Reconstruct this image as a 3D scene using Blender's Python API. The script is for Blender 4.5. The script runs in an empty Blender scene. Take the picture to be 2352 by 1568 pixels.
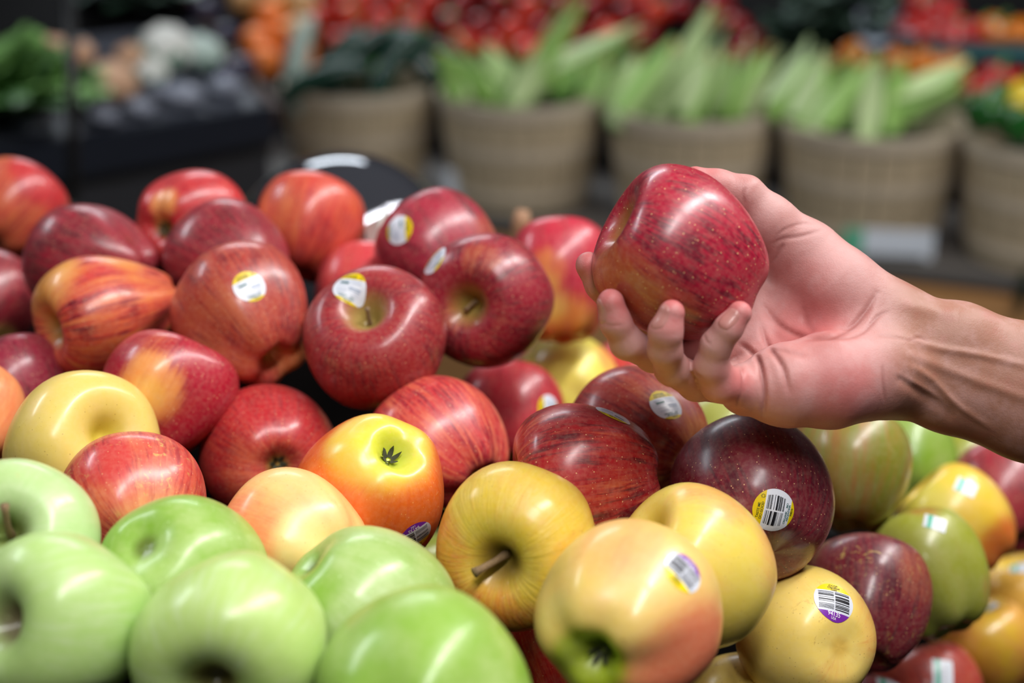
import bpy, bmesh, math, random
import numpy as np
from mathutils import Vector, Matrix
from mathutils.bvhtree import BVHTree
from mathutils import noise as mnoise

# ---------------------------------------------------------------- camera
F = 3267.0                       # focal length in pixels of the 2352 px wide frame
PITCH = math.radians(22.0)
CAMZ = 1.42
sp, cp = math.sin(PITCH), math.cos(PITCH)
R3 = np.array([[1, 0, 0], [0, sp, -cp], [0, cp, sp]])      # columns: right, up, back (towards the lens)
CAM0 = np.array([0, 0, CAMZ])
sc = bpy.context.scene
COL = sc.collection
cd = bpy.data.cameras.new('camera'); cam = bpy.data.objects.new('camera', cd); COL.objects.link(cam)
M4 = Matrix.Identity(4)
for i in range(3):
    for j in range(3): M4[i][j] = R3[i][j]
M4.translation = Vector(CAM0)
cam.matrix_world = M4
cd.sensor_width = 36.0; cd.lens = 36.0 * F / 2352.0
cd.clip_start = 0.02; cd.clip_end = 60
cd.dof.use_dof = True; cd.dof.focus_distance = 0.69; cd.dof.aperture_fstop = 3.4
cd.dof.aperture_blades = 9
sc.camera = cam

# ---------------------------------------------------------------- light
sc.view_settings.view_transform = 'Standard'; sc.view_settings.look = 'None'
sc.view_settings.gamma = 1.0; sc.view_settings.use_curve_mapping = False
sc.view_settings.exposure = 0.15
w = bpy.data.worlds.new('shop_air'); sc.world = w; w.use_nodes = True
w.node_tree.nodes['Background'].inputs[0].default_value = (0.80, 0.86, 1.0, 1)
w.node_tree.nodes['Background'].inputs[1].default_value = 0.028

def area(name, loc, size, power, color=(1, 1, 1), rot=(0, 0, 0), spread=None):
    l = bpy.data.lights.new(name, 'AREA'); l.shape = 'RECTANGLE'; l.size = size[0]; l.size_y = size[1]
    l.energy = power; l.color = color
    if spread: l.spread = spread
    o = bpy.data.objects.new(name, l); COL.objects.link(o); o.location = loc; o.rotation_euler = rot
    return o
STRIP = math.atan2(0.817, 0.577)
WARM = (1.0, 0.975, 0.965)
area('strip_lamp', (0.10, -0.50, 3.0), (1.2, 0.20), 31, WARM, (0, 0, STRIP))
area('strip_lamp', (0.93, 0.66, 3.0), (1.35, 0.22), 38, WARM, (0, 0, STRIP))
area('strip_lamp', (1.72, 1.90, 3.0), (1.25, 0.26), 33, WARM, (0, 0, STRIP))
area('strip_lamp', (2.6, 3.3, 3.0), (1.3, 0.25), 12, WARM, (0, 0, STRIP))
area('strip_lamp', (-0.9, 4.6, 2.9), (2.0, 0.85), 66, (0.86, 0.93, 1.0), (0, 0, 0.2))
area('strip_lamp', (-2.6, 1.8, 3.0), (1.2, 0.25), 34, (0.86, 0.93, 1.0), (0, 0, STRIP))  # unseen extra lamp, added to brighten the left background

# ---------------------------------------------------------------- helpers
def lin(c, a=1.0):
    o = []
    for v in c:
        v = v / 255.0
        o.append(v / 12.92 if v <= 0.04045 else ((v + 0.055) / 1.055) ** 2.4)
    return (*o, a)
def camp(px, py, d):             # pixel + depth -> camera coordinates
    return np.array([(px - 1176) / F * d, -(py - 784) / F * d, -d])
def c2w(p): return R3 @ np.asarray(p, float) + CAM0
def W(px, py, d): return c2w(camp(px, py, d))
def cdir(v): return R3 @ np.asarray(v, float)
def ray_plane(px, py, p0, n):
    r = R3 @ camp(px, py, 1.0)
    t = np.dot(np.asarray(p0) - CAM0, n) / np.dot(r, n)
    return CAM0 + r * t
def ray_z(px, py, z): return ray_plane(px, py, (0, 0, z), (0, 0, 1))
def tag(o, label=None, cat=None, group=None, kind=None):
    if label: o['label'] = label
    if cat: o['category'] = cat
    if group: o['group'] = group
    if kind: o['kind'] = kind
    return o
def empty(name, loc, rot=None):
    o = bpy.data.objects.new(name, None); COL.objects.link(o); o.empty_display_size = 0.02
    o.location = Vector(loc)
    if rot is not None: o.rotation_euler = rot
    return o
def mesh_obj(name, verts, faces, mat=None, parent=None, smooth=True):
    me = bpy.data.meshes.new(name); me.from_pydata([tuple(v) for v in verts], [], [tuple(f) for f in faces])
    if smooth: me.polygons.foreach_set('use_smooth', [True] * len(me.polygons))
    if mat: me.materials.append(mat)
    me.update()
    o = bpy.data.objects.new(name, me); COL.objects.link(o)
    if parent is not None: o.parent = parent
    return o
def bm_obj(name, bm, mat=None, parent=None, smooth=False):
    me = bpy.data.meshes.new(name); bm.to_mesh(me); bm.free()
    if smooth: me.polygons.foreach_set('use_smooth', [True] * len(me.polygons))
    if mat: me.materials.append(mat)
    o = bpy.data.objects.new(name, me); COL.objects.link(o)
    if parent is not None: o.parent = parent
    return o
def box_bm(size, center=(0, 0, 0), bevel=0.0):
    bm = bmesh.new(); bmesh.ops.create_cube(bm, size=1.0)
    for v in bm.verts: v.co = Vector((v.co.x * size[0] + center[0], v.co.y * size[1] + center[1], v.co.z * size[2] + center[2]))
    if bevel: bmesh.ops.bevel(bm, geom=bm.edges[:], offset=bevel, segments=2, affect='EDGES')
    return bm
def frame_z(z, spin=0.0):        # rotation matrix whose local z is the given direction
    z = Vector(z).normalized(); q = z.to_track_quat('Z', 'Y').to_matrix()
    return q @ Matrix.Rotation(spin, 3, 'Z')
def tube(path, radii, seg=10, cap=True):
    path = [Vector(p) for p in path]; V = []; Fc = []
    up = Vector((0.3, 0.2, 1)).normalized()
    for i, p in enumerate(path):
        t = (path[min(i + 1, len(path) - 1)] - path[max(i - 1, 0)]).normalized()
        a = t.cross(up)
        if a.length < 1e-3: a = t.cross(Vector((1, 0, 0)))
        a.normalize(); b = t.cross(a)
        for k in range(seg):
            an = 2 * math.pi * k / seg
            V.append(p + (a * math.cos(an) + b * math.sin(an)) * radii[i])
    n = len(path)
    for i in range(n - 1):
        for k in range(seg):
            k2 = (k + 1) % seg
            Fc.append((i * seg + k, i * seg + k2, (i + 1) * seg + k2, (i + 1) * seg + k))
    if cap:
        Fc.append(tuple(range(seg))[::-1]); Fc.append(tuple((n - 1) * seg + k for k in range(seg)))
    return V, Fc

# ---------------------------------------------------------------- materials
class NT:
    def __init__(s, name):
        s.m = bpy.data.materials.new(name); s.m.use_nodes = True; s.t = s.m.node_tree
        s.bs = s.t.nodes['Principled BSDF']
    def n(s, typ, **kw):
        nd = s.t.nodes.new(typ)
        for k, v in kw.items():
            if k.startswith('i_'): nd.inputs[int(k[2:]) if k[2:].isdigit() else k[2:].replace('_', ' ')].default_value = v
            else: setattr(nd, k, v)
        return nd
    def l(s, a, b): s.t.links.new(a, b)
    def mix(s, fac, a, b, blend='MIX'):
        nd = s.t.nodes.new('ShaderNodeMix'); nd.data_type = 'RGBA'; nd.blend_type = blend
        for inp, v in ((nd.inputs[0], fac), (nd.inputs[6], a), (nd.inputs[7], b)):
            if isinstance(v, (int, float, tuple)): inp.default_value = v
            else: s.l(v, inp)
        return nd.outputs[2]
    def math(s, op, a, b=None, c=None, clamp=False):
        nd = s.t.nodes.new('ShaderNodeMath'); nd.operation = op; nd.use_clamp = clamp
        for i, v in enumerate((a, b, c)):
            if v is None: continue
            if isinstance(v, (int, float)): nd.inputs[i].default_value = v
            else: s.l(v, nd.inputs[i])
        return nd.outputs[0]
    def rng(s, v, a, b, c=0.0, d=1.0, smooth=True):
        nd = s.t.nodes.new('ShaderNodeMapRange'); nd.interpolation_type = 'SMOOTHSTEP' if smooth else 'LINEAR'
        s.l(v, nd.inputs[0])
        for i, x in enumerate((a, b, c, d)): nd.inputs[i + 1].default_value = x
        return nd.outputs[0]
    def noise(s, vec, scale, detail=3, rough=0.55, dist=0.0):
        nd = s.n('ShaderNodeTexNoise'); s.l(vec, nd.inputs['Vector'])
        nd.inputs['Scale'].default_value = scale; nd.inputs['Detail'].default_value = detail
        nd.inputs['Roughness'].default_value = rough; nd.inputs['Distortion'].default_value = dist
        return nd.outputs['Fac']
    def obj(s): return s.n('ShaderNodeTexCoord').outputs['Object']
    def scaled(s, vec, sx, sy, sz, off=(0, 0, 0)):
        nd = s.n('ShaderNodeMapping'); s.l(vec, nd.inputs[0]); nd.inputs['Scale'].default_value = (sx, sy, sz)
        nd.inputs['Location'].default_value = off
        return nd.outputs[0]
    def bump(s, h, strength, dist=0.001):
        nd = s.n('ShaderNodeBump'); nd.inputs['Strength'].default_value = strength; nd.inputs['Distance'].default_value = dist
        s.l(h, nd.inputs['Height']); s.l(nd.outputs[0], s.bs.inputs['Normal'])
    def set(s, **kw):
        for k, v in kw.items():
            k = k.replace('_', ' ')
            if isinstance(v, (int, float, tuple)): s.bs.inputs[k].default_value = v
            else: s.l(v, s.bs.inputs[k])

def simple(name, col, rough=0.5, metal=0.0, var=0.12, scale=20.0, spec=0.5, bump=0.0, bscale=60):
    m = NT(name); o = m.obj(); f = m.noise(o, scale, 4)
    c = lin(col)
    dk = tuple(x * (1 - var) for x in c[:3]) + (1,); lt = tuple(min(1, x * (1 + var)) for x in c[:3]) + (1,)
    m.set(Base_Color=m.mix(f, dk, lt), Roughness=rough, Metallic=metal, Specular_IOR_Level=spec)
    if bump: m.bump(m.noise(o, bscale, 3), bump, 0.002)
    return m.m

def apple_mat(name, c0, c1, c2, calt, ccav, seed=0.0, sa=0.5, pa=0.3, ds=0.6, sfreq=5.0, dots=0.7, dotcol=(235, 190, 140), rough=0.27, russet=0.0, dotscale=520.0, wrinkle=0.0, freckle=0.0, coat=0.5):
    m = NT(name)
    pol = m.n('ShaderNodeAttribute', attribute_name='pol').outputs['Vector']
    bl = m.n('ShaderNodeAttribute', attribute_name='blush').outputs['Fac']
    al = m.n('ShaderNodeAttribute', attribute_name='alt').outputs['Fac']
    cv = m.n('ShaderNodeAttribute', attribute_name='cav').outputs['Fac']
    o = m.obj()
    st = m.noise(m.scaled(pol, sfreq, sfreq, sfreq * 0.7, (seed, seed * 2, 0)), 1.0, 5, 0.62, 0.25)
    st2 = m.noise(m.scaled(pol, sfreq * 3.0, sfreq * 3.0, sfreq * 1.9, (seed * 3, seed, 0)), 1.0, 4, 0.65, 0.3)
    pt = m.noise(m.scaled(o, 1, 1, 1, (seed, -seed, seed * 1.7)), 38, 4, 0.6)
    fine = m.noise(o, 420, 3, 0.6)
    a = m.math('MULTIPLY_ADD', st, sa, -0.5 * sa)
    b = m.math('MULTIPLY_ADD', pt, pa, -0.5 * pa)
    b2 = m.math('MULTIPLY_ADD', st2, sa * 0.6, -0.3 * sa)
    tot = m.math('ADD', m.math('ADD', bl, a), m.math('ADD', b, b2))
    f1 = m.rng(tot, 0.05, 0.95)
    base = m.mix(m.rng(al, 0.0, 1.0), lin(c0), lin(calt))
    base = m.mix(m.rng(pt, 0.35, 0.7), base, m.mix(0.12, base, (0.9, 0.85, 0.5, 1)))
    col = m.mix(f1, base, lin(c1))
    f2 = m.math('MULTIPLY', m.rng(m.math('ADD', m.math('MULTIPLY', st2, 0.6), m.math('MULTIPLY', pt, 0.4)), 0.47, 0.62), m.math('MULTIPLY', m.rng(tot, 0.35, 0.95), ds), clamp=True)
    col = m.mix(f2, col, lin(c2))
    col = m.mix(m.math('MULTIPLY', m.rng(fine, 0.3, 0.75), 0.13), col, m.mix(0.5, col, (0.95, 0.85, 0.6, 1)))
    col = m.mix(m.math('MULTIPLY', cv, 0.9, clamp=True), col, lin(ccav))
    if russet:
        ru = m.math('MULTIPLY', m.rng(m.noise(m.scaled(o, 1, 1, 1, (seed, 0, 3)), 150, 6, 0.75, 1.2), 0.57, 0.63), m.rng(m.noise(o, 28, 2), 0.42, 0.62))
        col = m.mix(m.math('MULTIPLY', ru, russet), col, lin((205, 175, 95)))
    if freckle:
        fk = m.math('MULTIPLY', m.rng(m.noise(m.scaled(o, 1, 1, 1, (seed, 5, 1)), 130, 5, 0.7, 0.6), 0.6, 0.68), m.rng(m.noise(o, 30, 3), 0.48, 0.66))
        col = m.mix(m.math('MULTIPLY', fk, freckle), col, lin((158, 104, 48)))
    vo = m.n('ShaderNodeTexVoronoi'); m.l(m.scaled(o, 1, 1, 1, (seed, seed, seed)), vo.inputs['Vector']); vo.inputs['Scale'].default_value = dotscale
    sepc = m.n('ShaderNodeSeparateColor'); m.l(vo.outputs['Color'], sepc.inputs[0])
    size = m.math('MULTIPLY', m.rng(sepc.outputs[0], 0.2, 1.0, 0.0, 0.19, False), 1.0)
    dot = m.math('LESS_THAN', vo.outputs['Distance'], size)
    col = m.mix(m.math('MULTIPLY', dot, dots), col, lin(dotcol))
    m.set(Base_Color=col, Roughness=m.rng(m.noise(o, 90, 4), 0.3, 0.7, rough + 0.10, rough + 0.20), Specular_IOR_Level=0.38, Coat_Weight=coat, Coat_Roughness=m.rng(m.noise(o, 60, 3), .3, .7, .17, .27))
    m.bs.inputs['Subsurface Weight'].default_value = 0.0
    hgt = m.math('ADD', m.math('MULTIPLY', m.noise(o, 55, 3), 1.0), m.math('MULTIPLY', fine, 0.06))
    if wrinkle:
        hgt = m.math('ADD', hgt, m.math('MULTIPLY', m.noise(m.scaled(pol, 9, 9, 6, (seed, 0, 0)), 1.0, 4, 0.6, 0.8), wrinkle))
    m.bump(hgt, 0.22, 0.0016)
    return m.m

MAT = {}
MAT['stem'] = simple('dry_stem', (136, 110, 78), 0.75, var=0.4, scale=300, bump=0.5, bscale=900)
MAT['sepal'] = simple('dry_sepal', (72, 74, 52), 0.8, var=0.45, scale=500)
MAT['ink'] = simple('black_ink', (18, 18, 26), 0.5, var=0.02)
MAT['blue_grey_ink'] = simple('blue_grey_ink', (150, 166, 190), 0.5, var=0.02)
MAT['green_ink'] = simple('green_ink', (10, 96, 92), 0.5, var=0.02)
MAT['dark_green_ink'] = simple('dark_green_ink', (52, 70, 20), 0.5, var=0.02)
MAT['white_ink'] = simple('white_ink', (240, 235, 245), 0.5, var=0.02)

def sticker_mat(name, bands):    # flat print: colour by the height across the sticker
    m = NT(name); uv = m.n('ShaderNodeUVMap'); sx = m.n('ShaderNodeSeparateXYZ'); m.l(uv.outputs[0], sx.inputs[0])
    axis = sx.outputs[1] if bands[0] == 'v' else sx.outputs[0]
    cr = m.n('ShaderNodeValToRGB'); m.l(axis, cr.inputs[0]); cr.color_ramp.interpolation = 'CONSTANT'
    el = cr.color_ramp.elements
    while len(el) > 1: el.remove(el[0])
    el[0].position = bands[1][0][0]; el[0].color = lin(bands[1][0][1])
    for p, c in bands[1][1:]:
        e = el.new(p); e.color = lin(c)
    m.set(Base_Color=cr.outputs[0], Roughness=0.33, Specular_IOR_Level=0.5)
    m.bump(m.noise(m.obj(), 500, 2), 0.12, 0.0006)
    return m.m
WHT = (222, 226, 236)
MAT['stk_A'] = sticker_mat('fruit_label_yellow_ends', ('v', [(0, (226, 200, 10)), (0.105, WHT), (0.74, (230, 200, 12))]))
MAT['stk_B'] = sticker_mat('fruit_label_purple_end', ('v', [(0, (128, 48, 170)), (0.2, WHT), (0.76, (248, 220, 10))]))
MAT['stk_C'] = sticker_mat('fruit_label_teal_band', ('u', [(0, (225, 230, 236)), (0.16, (70, 182, 152)), (0.37, (225, 230, 238))]))

# ---------------------------------------------------------------- apples
PROF = np.array([(0, .50), (.05, .50), (.10, .54), (.17, .65), (.27, .775), (.40, .855), (.55, .87), (.70, .81), (.85, .67), (.95, .45), (1, .18), (.995, -.1), (.94, -.36),
                 (.83, -.58), (.68, -.75), (.52, -.84), (.39, -.86), (.28, -.82), (.19, -.74), (.11, -.67), (.045, -.64), (0, -.64)])
def catmull(P, n):
    k = len(P); out = []
    for x in np.linspace(0, k - 1, n):
        i = min(int(x), k - 2); t = x - i
        p0, p1, p2, p3 = P[max(i - 1, 0)], P[i], P[i + 1], P[min(i + 2, k - 1)]
        out.append(0.5 * ((2 * p1) + (-p0 + p2) * t + (2 * p0 - 5 * p1 + 4 * p2 - p3) * t * t + (-p0 + 3 * p1 - 3 * p2 + p3) * t ** 3))
    return np.array(out)
NP_, NS_ = 60, 72
PR = catmull(PROF, NP_); PR[0, 0] = PR[-1, 0] = 0; PR[:, 0] = np.clip(PR[:, 0], 0, None)
def sstep(x, a, b):
    t = np.clip((x - a) / (b - a), 0, 1); return t * t * (3 - 2 * t)

def apple_geo(R, H, taper, lobes, seed, rot, patches, blush0, alt0, depthcav=1.0, cavb=1.0):
    """vertices in the apple's own frame; rot maps that frame to camera space (for the peel's colour patches)"""
    rs = np.random.RandomState(int(seed * 97) % 100000)
    tt = np.linspace(0, 1, NP_)
    rho = PR[:, 0].copy(); z = PR[:, 1].copy()
    cavm = (rho < 0.4) & (z > 0)
    z[cavm] = 0.86 - (0.86 - z[cavm]) * depthcav
    cb = (rho < 0.45) & (z < 0); z[cb] = -0.86 + (z[cb] + 0.86) * cavb
    rho = rho * (1 - taper * sstep(-z, -0.45, 0.95))
    ph = rs.rand() * 6.28; ph2 = rs.rand() * 6.28
    V = []; pol = []; cav = []
    fi = np.arange(NS_) / NS_ * 2 * np.pi
    k1, k2, k3 = rs.uniform(-1, 1, 3)
    for i in range(1, NP_ - 1):
        g = sstep(-z[i], -0.3, 0.8)
        lb = 1 + lobes * (0.35 + 0.65 * g) * np.cos(5 * fi + ph) * min(1, rho[i] * 1.6) + 0.025 * k1 * np.cos(2 * fi + ph2) + 0.018 * k2 * np.cos(3 * fi - ph2)
        r = rho[i] * lb
        zz = z[i] * H + (lobes * 0.9 * g * np.cos(5 * fi + ph) * (-1) + 0.03 * k3 * np.cos(fi + ph)) * min(1, rho[i] * 2)
        V.append(np.stack([r * np.cos(fi), r * np.sin(fi), zz], 1)); pol.append(np.stack([np.cos(fi), np.sin(fi), np.full(NS_, tt[i])], 1) + seed)
        c = max(0, 1 - rho[i] / 0.36) if z[i] > 0 else max(0, 1 - rho[i] / 0.2)
        if tt[i] > 0.6 and z[i] < 0: c = max(0, 1 - rho[i] / 0.2)
        elif tt[i] > 0.35: c = 0
        cav.append(np.full(NS_, min(1, c * 1.7)))
    top = np.array([[0, 0, z[0] * H]]); bot = np.array([[0, 0, z[-1] * H]])
    V = np.concatenate([top] + V + [bot]); pol = np.concatenate([np.array([[0, 0, 0.]]) + seed] + pol + [np.array([[0, 0, 1.]]) + seed]); cav = np.concatenate([[1.]] + cav + [[1.]])
    V[:, 0] += 0.05 * k2 * V[:, 2]
    V *= R
    n = V / (np.linalg.norm(V, axis=1)[:, None] + 1e-9)
    nc = n @ np.array(rot).T                                   # outward direction in camera axes
    bl = np.full(len(V), float(blush0)); al = np.full(len(V), float(alt0))
    for ch, d, wd, amt in patches:
        d = np.array(d, float); d /= np.linalg.norm(d)
        f = sstep(nc @ d, math.cos(wd), 1 - 0.12 * (1 - math.cos(wd)))
        if ch == 'b': bl = bl + amt * f
        else: al = al + amt * f
    Fc = []
    m = NP_ - 2
    for k in range(NS_):
        k2 = (k + 1) % NS_
        Fc.append((0, 1 + k, 1 + k2))
        for i in range(m - 1):
            a = 1 + i * NS_
            Fc.append((a + k, a + NS_ + k, a + NS_ + k2, a + k2))
        e = 1 + (m - 1) * NS_
        Fc.append((e + k2, e + k, 1 + m * NS_))
    return V, [f[::-1] for f in Fc] if False else Fc, pol, np.clip(bl, 0, 1.4), np.clip(al, 0, 1), cav

STY = {  # c0 (ground), c1 (blush), c2 (streak), alt, cavity, options
    'maroon': dict(c0=(205, 120, 70), c1=(150, 16, 44), c2=(82, 8, 28), calt=(225, 180, 90), ccav=(150, 130, 60), sa=0.5, pa=0.45, ds=0.75, sfreq=5),
    'red': dict(c0=(238, 150, 70), c1=(202, 36, 46), c2=(150, 18, 40), calt=(240, 190, 80), ccav=(165, 145, 70), sa=0.6, pa=0.4, ds=0.7, sfreq=5),
    'brown': dict(c0=(210, 125, 70), c1=(172, 52, 44), c2=(112, 22, 38), calt=(225, 170, 90), ccav=(170, 150, 80), sa=0.6, pa=0.4, ds=0.8, sfreq=6),
    'striped': dict(c0=(232, 150, 82), c1=(190, 42, 38), c2=(112, 10, 30), calt=(235, 200, 110), ccav=(180, 160, 80), sa=1.7, pa=0.4, ds=1.0, sfreq=4.5),
    'wine': dict(c0=(190, 95, 62), c1=(122, 20, 42), c2=(70, 10, 34), calt=(200, 120, 60), ccav=(150, 120, 70), sa=0.45, pa=0.5, ds=0.7, sfreq=5, dots=0.85, rough=0.3),
    'orange': dict(c0=(244, 205, 70), c1=(238, 110, 34), c2=(222, 70, 30), calt=(214, 218, 60), ccav=(190, 205, 60), sa=0.12, pa=0.25, ds=0.25, sfreq=4, dots=0.5, dotcol=(250, 190, 110), rough=0.22),
    'yellow': dict(c0=(236, 202, 84), c1=(240, 150, 70), c2=(226, 96, 54), calt=(205, 205, 70), ccav=(200, 180, 60), sa=0.5, pa=0.75, ds=0.4, sfreq=5, freckle=0.35, dots=0.35, dotcol=(150, 105, 50), rough=0.3, dotscale=480),
    'peach': dict(c0=(248, 212, 130), c1=(246, 150, 92), c2=(232, 92, 66), calt=(246, 200, 100), ccav=(220, 180, 100), sa=0.5, pa=0.5, ds=0.3, sfreq=6, dots=0.4, dotcol=(215, 140, 80), rough=0.3),
    'green': dict(c0=(134, 178, 56), c1=(184, 208, 136), c2=(202, 222, 170), calt=(152, 158, 44), ccav=(96, 110, 40), sa=0.35, pa=0.9, ds=0.45, sfreq=4, freckle=0.0, dots=0.5, dotcol=(205, 232, 165), rough=0.27, dotscale=420),
    'lime': dict(c0=(138, 144, 18), c1=(180, 96, 40), c2=(140, 44, 30), calt=(176, 182, 50), ccav=(120, 120, 40), sa=0.7, pa=0.3, ds=0.7, sfreq=7, dots=0.3, dotcol=(215, 215, 120), rough=0.28),
}
APPLES = {}
ACATS = {}
def make_apple(aid, px, py, rpx, d, axis, label, style, H=1.0, taper=0.12, lobes=0.03, spin=0.0, blush=0.9, alt=0.0, patches=(), stem=None, calyx=False, stickers=(), group=None, over=None, depthcav=1.0, cavb=1.0, squash=1.0):
    seed = (hash_id(aid) % 997) / 37.0
    R = rpx * d / F * squash
    ax = np.array(axis, float); ax /= np.linalg.norm(ax)
    rotc = frame_z(ax, spin)                                   # own frame -> camera axes
    V, Fc, pol, bl, al, cav = apple_geo(R, H, taper, lobes, seed, [list(r) for r in rotc], patches, blush, alt, depthcav, cavb)
    st = dict(STY[style]);
    if over: st.update(over)
    mat = apple_mat('peel_' + style, seed=seed, **st)
    o = mesh_obj('apple', V, Fc, mat)
    me = o.data
    at = me.attributes.new('pol', 'FLOAT_VECTOR', 'POINT'); at.data.foreach_set('vector', pol.ravel())
    for nm, arr in (('blush', bl), ('alt', al), ('cav', cav)):
        at = me.attributes.new(nm, 'FLOAT', 'POINT'); at.data.foreach_set('value', arr)
    rw = Matrix([list(r) for r in R3]) @ rotc
    M = rw.to_4x4(); M.translation = Vector(W(px, py, d)); o.matrix_world = M
    tag(o, label, 'apple', group)
    # stem
    z0 = 0.5 * H * R if depthcav == 1.0 else (0.86 - 0.36 * depthcav) * H * R
    if stem is not None:
        L, bend, ang = stem[:3]; thick = stem[3] if len(stem) > 3 else 1.0
        bd = rotc.transposed() @ Vector((math.cos(math.radians(ang)), math.sin(math.radians(ang)), 0)); ang = math.atan2(bd.y, bd.x)
        n = 8; path = []; rad = []
        for i in range(n):
            t = i / (n - 1); path.append((bend * L * t * t * math.cos(ang), bend * L * t * t * math.sin(ang), z0 - 0.001 + L * t))
            rad.append(0.0013 * thick * (1.25 - 0.5 * min(1, t * 2.2) + (0.42 if t > 0.9 else 0.1 * t)))
        v, f = tube(path, rad, 9); mesh_obj('stem', v, f, MAT['stem'], o)
    if calyx:
        zc = -0.64 * H * R; v = []; f = []
        for k in range(6):
            a = k / 6 * 6.283 + 0.3; ca, sa_ = math.cos(a), math.sin(a); r0, r1 = 0.0012, 0.0055 + 0.001 * math.sin(k * 3.1)
            b = len(v); tx, ty = -sa_, ca
            rows = [(r0, 0.0009, 0.0), (0.0028, 0.0013, -0.0012), (0.0042, 0.0010, -0.0032), (r1 * 0.9, 0.0002, -0.0052 + 0.001 * math.cos(k * 2))]
            for (rr, hw, dz) in rows:
                for s in (-1, 0, 1): v.append((ca * rr + tx * hw * s, sa_ * rr + ty * hw * s, zc + dz - 0.0004 * (1 - abs(s)) - 0.0004))
            for i in range(3):
                for s in range(2):
                    q = b + i * 3 + s; f.append((q, q + 1, q + 4, q + 3))
        mesh_obj('calyx', v, f, MAT['sepal'], o)
    APPLES[aid] = (o, R, BVHTree.FromPolygons([Vector(p) for p in V], Fc), Vector(W(px, py, d)))
    for s in stickers: make_sticker(aid, *s)
    return o
def hash_id(s):
    h = 7
    for c in s: h = (h * 131 + ord(c)) % 1000003
    return h

_txt = {}
def text_tris(body, size, align='CENTER'):
    key = (body, size)
    if key in _txt: return _txt[key]
    cu = bpy.data.curves.new('lettering', 'FONT'); cu.body = body; cu.size = size; cu.align_x = align; cu.align_y = 'CENTER'; cu.resolution_u = 3
    cu.offset = size * 0.012
    o = bpy.data.objects.new('lettering_tmp', cu); COL.objects.link(o)
    dg = bpy.context.evaluated_depsgraph_get(); me = bpy.data.meshes.new_from_object(o.evaluated_get(dg))
    v = [(p.co.x, p.co.y) for p in me.vertices]; f = [tuple(p.vertices) for p in me.polygons]
    bpy.data.objects.remove(o); bpy.data.meshes.remove(me); bpy.data.curves.remove(cu)
    _txt[key] = (v, f); return v, f

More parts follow.
